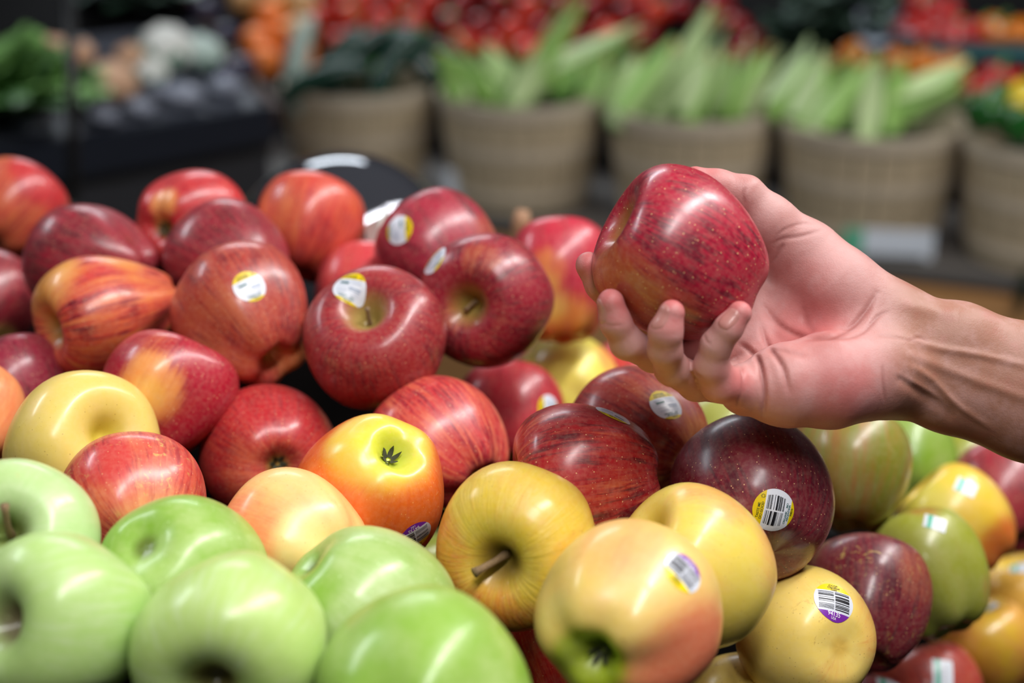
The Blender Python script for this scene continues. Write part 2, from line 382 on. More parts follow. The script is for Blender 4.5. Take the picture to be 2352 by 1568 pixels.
def make_sticker(aid, kind, sx, sy, ang, rad=0.0095, asp=1.0, detail=True, center_dir=None):
    o, R, bvh, cen = APPLES[aid]
    Mi = o.matrix_world.inverted()
    ro = Mi @ Vector(CAM0); rd = (Mi.to_3x3() @ Vector(R3 @ camp(sx, sy, 1.0))).normalized()
    hit, nor, _, _ = bvh.ray_cast(ro, rd)
    if hit is None:
        # nearest point of the peel to the line of sight (label on the apple's rim)
        t = (-ro).dot(rd); q = ro + rd * t; hit, nor, _, _ = bvh.find_nearest(q)
    if nor.dot(hit) < 0: nor = -nor
    nor = (nor * 0.5 + hit.normalized() * 0.5).normalized()
    a = math.radians(ang)
    ud = Mi.to_3x3() @ Vector(R3 @ np.array([math.cos(a), math.sin(a), 0]))
    U = (ud - nor * ud.dot(nor)).normalized(); Vv = nor.cross(U)
    def put(u, v, off):
        p = hit + U * u + Vv * v
        h, nn, _, _ = bvh.ray_cast(p + nor * 0.02, -nor)
        if h is None: h, nn, _, _ = bvh.find_nearest(p)
        return h + nor * off
    verts = []; faces = []; uvs = []
    if kind in ('A', 'B'):
        rings, seg = 9, 40
        verts.append(put(0, 0, .00022)); uvs.append((.5, .5))
        for i in range(1, rings + 1):
            for k in range(seg):
                an = k / seg * 2 * math.pi; rr = i / rings
                u, v = rr * math.cos(an), rr * math.sin(an)
                verts.append(put(u * rad * asp, v * rad, .00022)); uvs.append((.5 + .5 * u, .5 + .5 * v))
        for k in range(seg): faces.append((0, 1 + k, 1 + (k + 1) % seg))
        for i in range(rings - 1):
            for k in range(seg):
                a0 = 1 + i * seg; k2 = (k + 1) % seg
                faces.append((a0 + k, a0 + seg + k, a0 + seg + k2, a0 + k2))
    else:
        nu, nv = 12, 12; hu, hv = rad, rad * asp
        for j in range(nv + 1):
            for i in range(nu + 1):
                u, v = -1 + 2 * i / nu, -1 + 2 * j / nv
                verts.append(put(u * hu, v * hv, .00025)); uvs.append((.5 + .5 * u, .5 + .5 * v))
        for j in range(nv):
            for i in range(nu):
                q = j * (nu + 1) + i; faces.append((q, q + 1, q + nu + 2, q + nu + 1))
    st = mesh_obj('sticker', verts, faces, MAT['stk_' + kind], o)
    lb = {'A': 'round white label with yellow ends and a barcode', 'B': 'round label, yellow above, barcode, purple below', 'C': 'small white rectangular label with a teal band'}[kind]
    tag(st, lb)
    uvl = st.data.uv_layers.new(name='UVMap')
    for lp in st.data.loops: uvl.data[lp.index].uv = uvs[lp.vertex_index]
    def quads(name, rects, mat, off=.00034):
        vv = []; ff = []
        for (u0, v0, u1, v1) in rects:
            nn = 6; b = len(vv)
            for i in range(nn + 1):
                u = u0 + (u1 - u0) * i / nn
                vv.append(put(u * rad, v0 * rad, off)); vv.append(put(u * rad, v1 * rad, off))
            for i in range(nn): ff.append((b + 2 * i, b + 2 * i + 2, b + 2 * i + 3, b + 2 * i + 1))
        mesh_obj(name, vv, ff, mat, st)
    def text(name, lines, mat, off=.00036):
        vv = []; ff = []
        for body, size, u, v, rot in lines:
            tv, tf = text_tris(body, size); b = len(vv)
            for (x, y) in tv:
                if rot: x, y = -x, -y
                vv.append(put((u + x) * rad, (v + y) * rad, off))
            ff += [tuple(b + i for i in f) for f in tf]
        mesh_obj(name, vv, ff, mat, st)
    rs = random.Random(int(hash_id(aid)))
    if kind == 'A':
        bars = []
        # upper row of bars (u > 0) and lower row (u < 0), each bar runs along u
        for (v0, wd) in ((.40, .03), (.33, .05), (.27, .02), (.20, .05), (.15, .02), (.02, .035), (-.13, .10), (-.20, .02), (-.27, .065), (-.355, .06), (-.41, .02), (-.5, .045), (-.545, .02)):
            bars.append((.03, v0 - wd / 2, .74 - abs(v0) * .2, v0 + wd / 2))
        for (v0, wd) in ((.42, .02), (.35, .045), (.27, .02), (.235, .02), (.12, .10), (.03, .02), (-.12, .17), (-.235, .02), (-.30, .02), (-.41, .02), (-.46, .018), (-.495, .018), (-.53, .018)):
            bars.append((-.74 + abs(v0) * .15, v0 - wd / 2, -.05, v0 + wd / 2))
        bars = [(a, c * .88 + .03, e, f * .88 + .03) for a, c, e, f in bars]
        if aid == 'a26': quads('barcode', bars, MAT['ink'])
        else: quads('barcode', bars[::2], MAT['blue_grey_ink']); quads('barcode_bar', [(-.62, .12, -.06, .24)], MAT['green_ink'])
        text('lettering', [('TASTE ME', .165, -.12, .73, 0), ('DO GOOD', .165, -.10, .575, 0)], MAT['dark_green_ink'])
        text('lettering', [('ORGANIC - BIO', .14, -.04, -.60, 0), ('ARGENTINA', .14, .0, -.72, 0)], MAT['green_ink'])
        text('lettering', [('94016', .15, .06, -.86, 0)], MAT['dark_green_ink'])
        # round leaf emblem beside the wording
        vv = []; ff = []
        for k in range(8):
            a0 = k / 8 * 6.283; b = len(vv)
            for (rr, da) in ((.045, 0), (.075, -.25), (.12, 0), (.075, .25)):
                vv.append(put((.57 + rr * math.cos(a0 + da)) * rad, (.62 + rr * math.sin(a0 + da)) * rad, .00036))
            ff.append((b, b + 1, b + 2, b + 3))
        mesh_obj('emblem', vv, ff, MAT['dark_green_ink'], st)
    elif kind == 'B':
        bars = []
        for (v0, wd) in ((.45, .03), (.36, .07), (.18, .10), (.02, .15), (-.14, .05), (-.24, .03), (-.31, .05), (-.38, .04), (-.47, .05)):
            bars.append((.03, v0 - wd / 2, .78, v0 + wd / 2))
        for (v0, wd) in ((.42, .03), (.34, .02), (.28, .03), (.22, .05), (.10, .02), (-.02, .06), (-.12, .02), (-.26, .02), (-.32, .02), (-.37, .02), (-.42, .02), (-.47, .02)):
            bars.append((-.78, v0 - wd / 2, -.03, v0 + wd / 2))
        quads('barcode', bars, MAT['ink'])
        text('lettering', [('94135', .27, 0, -.70, 0), ('USA', .15, 0, -.875, 0)], MAT['white_ink'])
        text('lettering', [('CCOF', .17, 0, .84, 0), ('Certified', .17, 0, .71, 0), ('Gala', .17, 0, .585, 0)], MAT['ink'])
    else:
        rr = [(-.55, -.62, -.42, .62)]
        ticks = [(-.1 + .0 * i, -.6 * asp + i * .3 * asp, .35 + rs.random() * .3, -.6 * asp + i * .3 * asp + .035) for i in range(5)]
        quads('print', ticks, MAT['grey_ink'])
    return st
MAT['grey_ink'] = simple('grey_ink', (176, 184, 194), 0.5, var=0.02)

# id, px, py, r, depth, stem axis (right, up, towards the lens), label, style
A_ = make_apple
L_ = -1
# --- red apples at the back of the heap
A_('a01', 30, 485, 118, 1.052, (.35, .75, -.5), 'orange-red apple cut by the left edge, highest of the back row', 'red', blush=.62, H=.95, patches=[('b', (-.7, 0, .7), .9, -.3), ('b', (.7, .6, .3), .8, .5)])
A_('a02', 222, 612, 143, .914, (-.85, .3, -.4), 'dark maroon apple with a bent shine, right of the orange-red edge apple', 'maroon', H=1.12, taper=.25, lobes=.05, blush=1.05)
A_('a03', 436, 520, 134, .962, (.42, .15, -.88), 'red apple in the back row with a yellow patch running to its green eye', 'red', blush=.95, calyx=True, H=.9, patches=[('b', (-.3, .35, .85), .42, -.75), ('b', (-.45, -.05, .85), .3, -.6)])
A_('a04', 533, 603, 140, .903, (-.6, .4, -.6), 'maroon apple with orange underside, just in front of the two back-row red apples', 'maroon', H=1.05, taper=.2, blush=.9, patches=[('b', (.6, -.4, .6), .8, -.5)])
A_('a05', 710, 525, 127, .979, (.2, .9, -.3), 'orange-red apple standing right before the black glossy dome', 'red', blush=.8, patches=[('b', (-.5, .2, .7), .8, -.2)], over=dict(c1=(208, 58, 52)))
A_('a06', 258, 716, 146, .852, (-.72, -.24, .62), 'pointed red and yellow striped apple lying with its stem hollow to the left', 'striped', H=1.22, taper=.42, lobes=.05, blush=.72, patches=[('b', (-.6, .3, .5), .7, -.5), ('b', (.2, .9, .2), .6, -.3)], stem=(.004, .2, 180), over=dict(sa=.9, c0=(235, 160, 72), c1=(200, 32, 48)))
A_('a07', -45, 700, 125, .967, (0, .72, -.7), 'maroon apple with green-gold underside, cut by the left edge', 'maroon', blush=.9, patches=[('b', (.3, -.8, .4), .8, -.9), ('a', (.3, -.8, .4), .9, .8)])
A_('a08', 568, 737, 165, .84, (-.55, .62, -.5), 'dull red apple with a round label on its upper face, left of the stem-up apple', 'brown', blush=.85, lobes=.04, taper=.2, patches=[('b', (-.2, -.2, .9), .9, -.2), ('b', (.8, -.6, .1), .5, -.6)], stickers=[('A', 573, 657, 35)])
A_('a09', 845, 690, 128, .952, (.1, .8, -.5), 'pinkish red apple half hidden behind the labelled stem-up apple', 'red', blush=.9, over=dict(c1=(205, 50, 62)))
A_('a10', 868, 790, 168, .817, (-.13, .56, .80), 'large dark red apple with its stem upward and a label beside the stem hollow', 'brown', blush=.98, H=.95, taper=.15, stem=(.012, .25, 90, 1.1), stickers=[('A', 802, 657, -25)], over=dict(c1=(158, 34, 44), c2=(112, 16, 38)))
A_('a11', 1015, 587, 142, .91, (-.6, .7, -.3), 'crimson apple in the back row with a label on its left side', 'maroon', H=1.05, blush=1.0, stickers=[('A', 915, 527, -75)], over=dict(c1=(166, 24, 56)), patches=[('b', (.8, .3, .4), .6, -.35)])
A_('a12', 1124, 687, 155, .848, (-.38, -.1, .91), 'glossy dark red apple showing its stem end, right of the labelled stem-up apple', 'maroon', blush=.95, H=.98, stem=(.010, .5, 235, 1.2), stickers=[('A', 996, 596, 50)], patches=[('b', (-.1, .5, .8), .35, -.3), ('b', (-.5, -.3, .8), .35, -.35)], over=dict(sa=.8))
A_('a13', 1290, 648, 128, .97, (0, .95, -.25), 'tall apple, crimson on top and orange-yellow below, behind the fingertips', 'red', H=1.22, taper=.2, blush=.95, patches=[('b', (-.1, -.8, .5), 1.05, -.7), ('b', (-.3, .2, .9), .5, -.45), ('a', (-.3, -.3, .9), .6, .8)], over=dict(c1=(196, 26, 60), c0=(236, 140, 40)))
A_('a14', 1312, 888, 118, 1.011, (-.5, .5, -.7), 'yellow apple peeping out behind the dark red ones, left of the hand', 'yellow', blush=.1, patches=[('b', (.8, .4, .2), .7, .6)], over=dict(c0=(240, 222, 80)))
A_('a15', 1445, 895, 112, 1.064, (0, .72, -.7), 'orange-red apple seen as a sliver under the fingers', 'red', blush=.8)
A_('a16', 45, 905, 136, .842, (-.4, .8, -.2), 'purple-red apple at the left edge above the yellow one', 'maroon', blush=1.05, over=dict(c1=(148, 24, 56)))
A_('a17', 376, 918, 153, .794, (.38, .88, -.28), 'crimson apple with a pale orange sunburst patch, above the yellow apple', 'red', blush=1.0, lobes=.05, taper=.22, H=1.05, patches=[('b', (-.02, .15, .98), .75, -.85), ('b', (.0, .75, .6), .5, -.3), ('a', (-.02, .12, .98), .4, .6)], over=dict(c1=(176, 14, 46), dots=.7))
A_('a18', -95, 965, 142, .779, (0, .72, -.7), 'orange apple seen as a sliver at the left edge', 'peach', blush=.9)
# --- middle rows
A_('a19', 184, 1037, 178, .733, (.66, .30, .66), 'plain yellow apple with a deep smooth hollow, left of the crimson sunburst apple', 'yellow', blush=.15, H=.95, depthcav=.75, patches=[('b', (-.3, -.7, .6), .8, .5)], over=dict(c0=(232, 204, 100), sa=.15))
A_('a20', 308, 1167, 172, .68, (-.35, .5, -.8), 'orange-red apple with yellow russet scratches, between the green apples and the yellow one', 'red', blush=.75, H=.9, patches=[('b', (.6, -.3, .7), .9, -.35), ('b', (-.2, .7, .6), .5, .3)], over=dict(c1=(206, 60, 56), c0=(246, 176, 110), russet=.8, dots=.5))
A_('a21', 622, 1047, 162, .805, (-.30, .08, -.94), 'orange-red apple facing its blossom end to the lower right, above the peach one', 'red', blush=.85, calyx=True, taper=.08, lobes=.015, patches=[('b', (.1, -.3, .95), .9, -.3), ('b', (.2, .8, .4), .8, .35)], over=dict(c1=(190, 36, 44), c0=(226, 112, 60)))
A_('a22', 1015, 1027, 160, .794, (-.6, .5, -.55), 'red apple with orange flecked stripes, right behind the green-orange glossy one', 'striped', blush=.75, H=1.0, taper=.2, over=dict(c0=(236, 128, 84), c1=(196, 44, 52), c2=(140, 20, 42), sfreq=6))
A_('a23', 1170, 962, 130, .93, (0, .8, -.5), 'pinkish red apple with a half-hidden label low on its right', 'red', blush=.95, over=dict(c1=(190, 32, 52)), stickers=[('A', 1262, 940, 80)])
A_('a24', 1472, 1007, 166, .778, (-.6, .3, -.6), 'brownish red streaked apple with a label, directly under the hand', 'brown', blush=.8, taper=.2, stickers=[('A', 1531, 928, 30)], patches=[('b', (.8, -.2, .5), .8, -.6)], over=dict(sa=1.1, sfreq=4.5, c1=(168, 48, 46)))
A_('a25', 1347, 1102, 184, .712, (-.93, -.05, .1), 'dark red apple with orange streaks and a label lying flat on its top', 'striped', blush=.88, H=1.0, taper=.18, stickers=[('A', 1409, 952, 155)], patches=[('b', (-.95, .1, .2), .5, -.6), ('b', (.2, .9, .2), .9, .35)], over=dict(c0=(226, 130, 66), c1=(170, 26, 34), c2=(100, 8, 26)))
A_('a26', 1728, 1152, 190, .722, (-.2, .62, -.75), 'big wine-coloured apple with a sharp barcode label facing the lens', 'wine', blush=1.0, H=.98, cavb=.08, lobes=.012, taper=.05, over=dict(ccav=(110, 24, 44)), stickers=[('A', 1778, 1172, 78, .0103)], patches=[('b', (-.9, -.2, .3), .4, -.3)])
A_('a27', 1957, 1085, 138, .875, (.1, .9, -.35), 'olive green apple with thin red streaks, shaded by the wrist', 'lime', blush=.25, H=1.05, over=dict(sa=1.5, sfreq=6, ds=.9, c0=(124, 126, 22)))
A_('a28', 2084, 1062, 118, 1.029, (-.2, .7, -.65), 'plain green apple behind the streaked olive one, under the forearm', 'lime', blush=-.2, over=dict(c0=(112, 150, 14)))
A_('a29', 1650, 1045, 126, .959, (0, .72, -.7), 'yellow-green apple seen as a sliver below the palm', 'lime', blush=-.1)
A_('a30', 2205, 1090, 100, 1.176, (0, .72, -.7), 'pale green apple seen as a tiny sliver against the forearm', 'lime', blush=-.2)
A_('a31', 2310, 1142, 130, .99, (-.2, .75, -.6), 'dark red apple at the right edge below the forearm', 'maroon', blush=1.0, over=dict(c1=(150, 30, 48)))
A_('a32', 2203, 1200, 122, .941, (-.6, .6, -.2), 'golden orange apple with a teal-banded label, left of the dark red edge apple', 'orange', blush=.15, H=1.1, patches=[('b', (.6, -.4, .6), .9, .8), ('a', (-.7, .3, .5), .8, .7)], stickers=[('C', 2219, 1117, -38, .0068, .82)], over=dict(c1=(206, 110, 30), c0=(232, 192, 50), calt=(212, 204, 70)))
A_('a33', 2130, 1320, 138, .865, (-.3, .85, -.42), 'yellow-green apple with a teal-banded label, right of the speckled wine-red one', 'lime', blush=.05, H=1.12, taper=.12, lobes=.035, patches=[('b', (.9, -.2, .3), .6, .35), ('b', (-.1, .95, .1), .4, .45)], stickers=[('C', 2148, 1200, -32, .0066, .8)], over=dict(c0=(156, 162, 34)))
A_('a34', 1990, 1387, 148, .80, (.1, .8, -.55), 'wine-red apple with tan speckles, below the big labelled wine one', 'wine', blush=.9, H=1.08, over=dict(russet=.7), patches=[('b', (.6, .5, .5), .6, -.35)])
A_('a35', 2350, 1382, 112, 1.079, (-.3, .9, 0), 'orange apple with a teal-banded label at the right edge', 'orange', blush=.4, stickers=[('C', 2342, 1302, -28, .0068, .85)], patches=[('a', (-.6, -.4, .6), .6, .8)], over=dict(c1=(222, 130, 50)))
A_('a36', 2265, 1490, 120, 1.007, (-.2, .9, .1), 'yellow and orange blotched apple in the lower right corner', 'orange', blush=.5, stickers=[('C', 2275, 1402, -22, .0066, .7)], over=dict(c0=(214, 180, 30), c1=(206, 116, 50), pa=1.1))
A_('a37', 2135, 1605, 128, .96, (-.3, .8, -.3), 'reddish brown apple with a tall teal-banded label at the bottom edge', 'brown', blush=.85, stickers=[('C', 2166, 1548, -8, .0068, 1.5)])
A_('a38', 1998, 1690, 130, .915, (0, .72, -.7), 'crimson apple at the bottom edge with only its labelled top showing', 'maroon', blush=1.0, stickers=[('C', 2042, 1580, -20, .0075, 1.2)])
A_('a39', 1855, 1462, 158, .722, (-.35, -.02, -.93), 'pale golden apple with a yellow and purple label, below the big wine one', 'yellow', blush=.1, H=.97, cavb=.10, lobes=.005, taper=.04, stickers=[('B', 1917, 1378, -8, .0103)], patches=[('b', (.9, .2, .3), .7, .35), ('b', (.2, -.4, .9), .35, .25)], over=dict(c0=(246, 212, 100), c1=(238, 168, 76), ccav=(226, 184, 84)))
A_('a40', 1599, 1307, 184, .66, (-.76, .55, .32), 'yellow apple with a raised ridge and pink flush, behind the labelled green-eyed one', 'yellow', blush=.2, lobes=.008, H=1.0, taper=.03, cavb=.2, depthcav=.7, patches=[('b', (.2, .9, .4), .6, .35), ('b', (.9, .2, .3), .6, .3)], over=dict(c0=(232, 206, 84), c1=(240, 160, 96)))
A_('a41', 1438, 1417, 214, .598, (.43, .37, -.82), 'pink-flushed yellow apple with a green blossom end and a label, at the bottom centre', 'yellow', blush=.3, calyx=True, H=.97, taper=.1, stickers=[('B', 1571, 1313, 125, .0088)], patches=[('b', (.6, -.5, .5), 1.1, .6), ('b', (-.1, .9, .4), .7, .2), ('a', (-.5, -.45, .8), .62, 1.3), ('b', (-.5, -.45, .8), .5, -.3)], over=dict(c0=(236, 210, 108), c1=(238, 128, 90), calt=(172, 190, 26), ccav=(92, 100, 24), sa=.15, pa=.25))
A_('a42', 1196, 1247, 190, .660, (-.36, -.14, .92), 'wrinkled yellow apple with its woody stem pointing at the lens', 'yellow', blush=.15, H=.93, taper=.1, stem=(.020, .45, 205, 1.6), patches=[('b', (-.3, -.9, .3), .9, .6), ('b', (-.9, 0, .3), .6, .5), ('b', (.6, -.1, .8), .4, .2)], over=dict(c0=(222, 186, 52), c1=(222, 128, 42), c2=(190, 70, 36), ccav=(120, 96, 40), sa=.55, ds=.6, sfreq=8, wrinkle=2.5, freckle=.6))
A_('a43', 1712, 1655, 148, .744, (0, .72, -.7), 'yellow apple at the bottom edge with only its top showing', 'yellow', blush=0)
A_('a44', 1295, 1545, 168, .739, (-.2, .7, -.6), 'bright red striped apple wedged behind the pink-flushed yellow one', 'striped', blush=.85, over=dict(c0=(240, 120, 60), c1=(206, 36, 36), c2=(170, 16, 30)))
A_('a45', 855, 1124, 175, .715, (-.36, -.62, -.70), 'glossy orange apple fading to green around its upturned blossom end', 'orange', blush=.95, calyx=True, lobes=.02, taper=.10, H=1.08, stickers=[('B', 955, 1234, 186, .0095)], patches=[('b', (.15, .7, .6), 1.0, -.95), ('a', (.3, .6, .75), .6, .9)])
A_('a46', 680, 1252, 174, .676, (-.75, .2, -.5), 'pale peach apple wedged above the two front green ones', 'peach', blush=.35, H=.95, taper=.15, patches=[('b', (-.6, .2, .6), .9, .45), ('b', (.2, .2, .95), .5, -.3)], over=dict(sa=.15, pa=.6))
# --- green apples nearest the lens
A_('a47', 48, 1248, 188, .623, (.08, .35, .93), 'pale green apple with a dark stem at the left edge', 'green', blush=.9, H=.9, stem=(.018, .5, 88, 1.3), over=dict(c1=(190, 220, 150), russet=.35))
A_('a48', 412, 1322, 194, .625, (.30, -.55, -.75), 'bright green apple with a faint dimple, behind the two front green ones', 'green', blush=.25, H=.95, taper=.06, lobes=.008, cavb=.3)
A_('a49', 835, 1397, 194, .622, (.72, -.66, -.2), 'green apple with pale freckles, below the glossy orange one', 'green', blush=.5, lobes=.01, cavb=.5, taper=.05, patches=[('b', (-.7, .3, .6), .7, -.5), ('b', (.4, -.1, .9), .8, .4)], over=dict(dots=.8))
A_('a50', 142, 1427, 206, .567, (-.56, .15, .81), 'pale green apple in the bottom left corner with a deep brown hollow', 'green', blush=1.0, H=.95, alt=.2, lobes=.04, over=dict(c1=(176, 210, 122), ccav=(110, 92, 70)), patches=[('b', (0, -.9, .3), .9, -.6), ('a', (-.2, -.9, .4), 1.0, .9)])
A_('a51', 537, 1482, 226, .563, (-.14, -.33, .93), 'largest pale green apple at the bottom edge, hollow facing down at the lens', 'green', blush=1.0, H=.95, over=dict(c1=(180, 210, 116), ccav=(96, 84, 40)), patches=[('b', (.2, -.6, .8), .7, -.6), ('a', (-.6, -.6, .5), 1.1, .9), ('a', (-.1, -.5, .8), .5, .6)])
A_('a52', 967, 1630, 262, .536, (.1, .25, -.95), 'rich green apple nearest the lens at the bottom edge', 'green', blush=.25, H=.95, taper=.1)
A_('a53', 960, 1335, 130, .93, (0, .9, 0), 'yellow-green apple glimpsed deep in the gap below the glossy orange one', 'lime', blush=-.2, over=dict(c0=(176, 190, 60)))
# --- the apple in the hand
A_('hh', 1568, 593, 200, .67, (-.88, .44, .16), 'crimson apple with an orange-brown cheek and pale dots, held up in the hand', 'maroon', H=1.02, taper=.10, lobes=.025, cavb=.5, blush=1.1, squash=.99,
   patches=[('b', (-.62, -.62, .45), 1.15, -.62), ('b', (-.9, .1, .2), .6, -.25)], over=dict(c0=(196, 104, 50), c1=(172, 20, 52), c2=(92, 6, 34), sa=.75, sfreq=7, ds=.85, dots=.95, dotcol=(238, 196, 140), rough=.24))

# ---------------------------------------------------------------- room
floor_m = NT('polished_shop_floor'); _o = floor_m.obj()
floor_m.set(Base_Color=floor_m.mix(floor_m.noise(_o, 3, 5), lin((70, 66, 60)), lin((92, 88, 82))), Roughness=0.35)
o = bm_obj('floor', box_bm((14, 14, .1), (1, 3, -.05)), floor_m.m); tag(o, kind='structure')
dark_wall = simple('dark_wall_paint', (12, 12, 14), 0.9, spec=.1)
o = bm_obj('wall_back', box_bm((14, .1, 4), (1, 8.0, 2)), dark_wall); tag(o, kind='structure')
o = bm_obj('wall_left', box_bm((.1, 12, 4), (-5.0, 2, 2)), dark_wall); tag(o, kind='structure')
# ---------------------------------------------------------------- display bin that carries the heap
black_plastic = simple('black_bin_plastic', (16, 16, 16), 0.6, spec=.2, var=.2, bump=.1)
liner_m = simple('black_foam_liner', (10, 8, 8), 0.9, var=.3, spec=.05, bump=.6, bscale=200)
cs = [(tuple(v[3]), v[1]) for k, v in APPLES.items() if k != 'hh']
P_ = np.array([c[0] for c in cs]); Rr = np.array([c[1] for c in cs])
X0, X1, Y0, Y1 = -0.50, 0.60, 0.30, 1.16
nx, ny = 90, 74
gx = np.linspace(X0, X1, nx); gy = np.linspace(Y0, Y1, ny)
GX, GY = np.meshgrid(gx, gy, indexing='ij')
H_ = np.full(GX.shape, 9.0)
for p, r in zip(P_, Rr):
    H_ = np.minimum(H_, p[2] - r * .97 + 4.5 * ((GX - p[0]) ** 2 + (GY - p[1]) ** 2))
ND = np.sqrt((GX[..., None] - P_[:, 0]) ** 2 + (GY[..., None] - P_[:, 1]) ** 2); ni = ND.argmin(-1)
H_ = np.minimum(H_, P_[ni, 2] - Rr[ni] - 1.3 * np.clip(ND.min(-1) - .03, 0, 9)); H_ = np.maximum(H_, .725)
for _ in range(3):
    H2 = H_.copy(); H2[1:-1, 1:-1] = (H_[2:, 1:-1] + H_[:-2, 1:-1] + H_[1:-1, 2:] + H_[1:-1, :-2]) / 4; H_ = np.minimum(H_, H2)
BASEZ = 0.74
V = [(GX[i, j], GY[i, j], H_[i, j]) for i in range(nx) for j in range(ny)]
Fc = [(i * ny + j, (i + 1) * ny + j, (i + 1) * ny + j + 1, i * ny + j + 1) for i in range(nx - 1) for j in range(ny - 1)]
bin_ = empty('display_bin', (0.05, .73, 0)); tag(bin_, 'black produce bin with a moulded dark liner under the heap of apples', 'bin')
def child_at(o, parent):
    o.parent = parent; o.matrix_parent_inverse = Matrix.Translation(-Vector(parent.location)) if parent.rotation_euler[2] == 0 else parent.matrix_world.inverted(); return o
child_at(mesh_obj('liner', V, Fc, liner_m), bin_)
for (sx, sy, cx_, cy_) in ((X1 - X0 + .04, .02, (X0 + X1) / 2, Y0 - .01), (X1 - X0 + .04, .02, (X0 + X1) / 2, Y1 + .01), (.02, Y1 - Y0, X0 - .01, (Y0 + Y1) / 2), (.02, Y1 - Y0, X1 + .01, (Y0 + Y1) / 2)):
    hh_ = .76
    child_at(bm_obj('side_panel', box_bm((sx, sy, hh_), (cx_, cy_, hh_ / 2 + .0), .003), black_plastic), bin_)

# ---------------------------------------------------------------- black dome behind the heap
dm = NT('glossy_black_dome'); dm.set(Base_Color=lin((84, 86, 94)), Roughness=dm.rng(dm.noise(dm.obj(), 9, 3), .3, .7, .05, .09), Metallic=.6, Specular_IOR_Level=.6, Coat_Weight=.5, Coat_Roughness=.05)
V = []; Fc = []; ns, nr = 64, 28
for i in range(nr + 1):
    t = i / nr * math.pi / 2
    for k in range(ns):
        a = k / ns * 2 * math.pi; V.append((.109 * math.sin(t) * math.cos(a), .109 * math.sin(t) * math.sin(a), .109 * math.cos(t)))
for i in range(nr):
    for k in range(ns): Fc.append((i * ns + k, (i + 1) * ns + k, (i + 1) * ns + (k + 1) % ns, i * ns + (k + 1) % ns))
dome_c = W(790, 618, 1.33)
dome = empty('dome_cover', dome_c); tag(dome, 'glossy black dome with a bright lamp reflection, behind the orange-red back-row apple', 'cover')
mesh_obj('shell', V, Fc, dm.m, dome)
v, f = tube([(0.112 * math.cos(a), 0.112 * math.sin(a), -.004) for a in np.linspace(0, 2 * math.pi, 49)], [.006] * 49, 8, False); mesh_obj('rim', v, f, black_plastic, dome)
ped = bm_obj('pedestal', box_bm((.10, .06, dome_c[2] - .012), (0, .03, -(dome_c[2] - .012) / 2 - .012), .004), black_plastic, dome)

# folded paper slip and tan peg standing behind the back row
paper = simple('slip_paper', (210, 220, 212), .6, var=.05)
pc = W(868, 522, .95)
V = [cdir(camp(x, y, z)) + CAM0 - pc for x, y, z in ((842, 562, .96), (880, 558, .955), (893, 482, .965), (838, 515, .972), (868, 560, .95), (872, 498, .955))]
sl = mesh_obj('paper_slip', V, [(0, 4, 5, 3), (4, 1, 2, 5)], paper, None, False); sl.location = Vector(pc)
md = sl.modifiers.new('thick', 'SOLIDIFY'); md.thickness = .0012
tag(sl, 'folded white paper slip tucked between two back-row red apples', 'paper')
pg = W(1197, 490, 1.12); hz = pg[2] - .70
v, f = tube([(0, 0, -hz), (0, 0, -hz * .5), (0, 0, -.03), (0, 0, -.008), (.001, 0, .002)], [.0072, .0072, .0070, .0080, .0055], 12)
o = mesh_obj('wooden_stake', v, f, simple('tan_wood', (170, 128, 96), .6)); o.location = Vector(pg); tag(o, 'tan wooden stake tip rising behind the tall crimson and yellow apple', 'stake')

# ---------------------------------------------------------------- hand and forearm: one continuous skin from a distance field
def PC(px, py, d, r): return (camp(px, py, d), r * d / F)
def rcone(P, a, b):
    (pa, ra), (pb, rb) = a, b
    ba = pb - pa; L2 = ba @ ba
    h = np.clip(((P - pa) @ ba) / L2, 0, 1)
    return np.linalg.norm(P - pa - h[..., None] * ba, axis=-1) - (ra + (rb - ra) * h)
def smin(a, b, k):
    h = np.clip(0.5 + 0.5 * (b - a) / k, 0, 1)
    return b + (a - b) * h - k * h * (1 - h)
def chain(P, pts, k=.003):
    d = None
    for i in range(len(pts) - 1):
        e = rcone(P, pts[i], pts[i + 1]); d = e if d is None else smin(d, e, k)
    return d
S = lambda *q: [PC(*x) for x in q]
index_ = S((1352, 608, .6845, 30), (1380, 653, .688, 34), (1440, 730, .700, 37), (1540, 765, .716, 42), (1650, 720, .726, 52))
middle_ = S((1403, 694, .645, 31), (1414, 740, .648, 34), (1440, 787, .655, 37), (1500, 815, .672, 38), (1640, 800, .706, 50))
ring_ = S((1543, 718, .632, 30), (1529, 762, .634, 37), (1527, 803, .640, 37), (1543, 846, .654, 38), (1600, 877, .675, 42), (1710, 880, .698, 54))
little_ = S((1699, 719, .640, 28), (1672, 755, .641, 31), (1645, 792, .645, 34), (1634, 840, .651, 39), (1653, 880, .658, 42), (1715, 893, .672, 54))
thumb_ = S((1597, 413, .702, 31), (1650, 429, .703, 36), (1712, 447, .703, 41), (1766, 508, .706, 58), (1849, 589, .712, 80))
palm_ = [S((1849, 589, .712, 80), (1905, 655, .710, 97), (1965, 705, .708, 84)),
         S((1712, 895, .674, 58), (1800, 885, .677, 92), (1905, 873, .681, 107), (2010, 853, .691, 95)),
         S((1700, 800, .716, 76), (1950, 790, .714, 95)), S((1690, 710, .727, 66), (1900, 700, .722, 80), (2040, 740, .712, 74))]
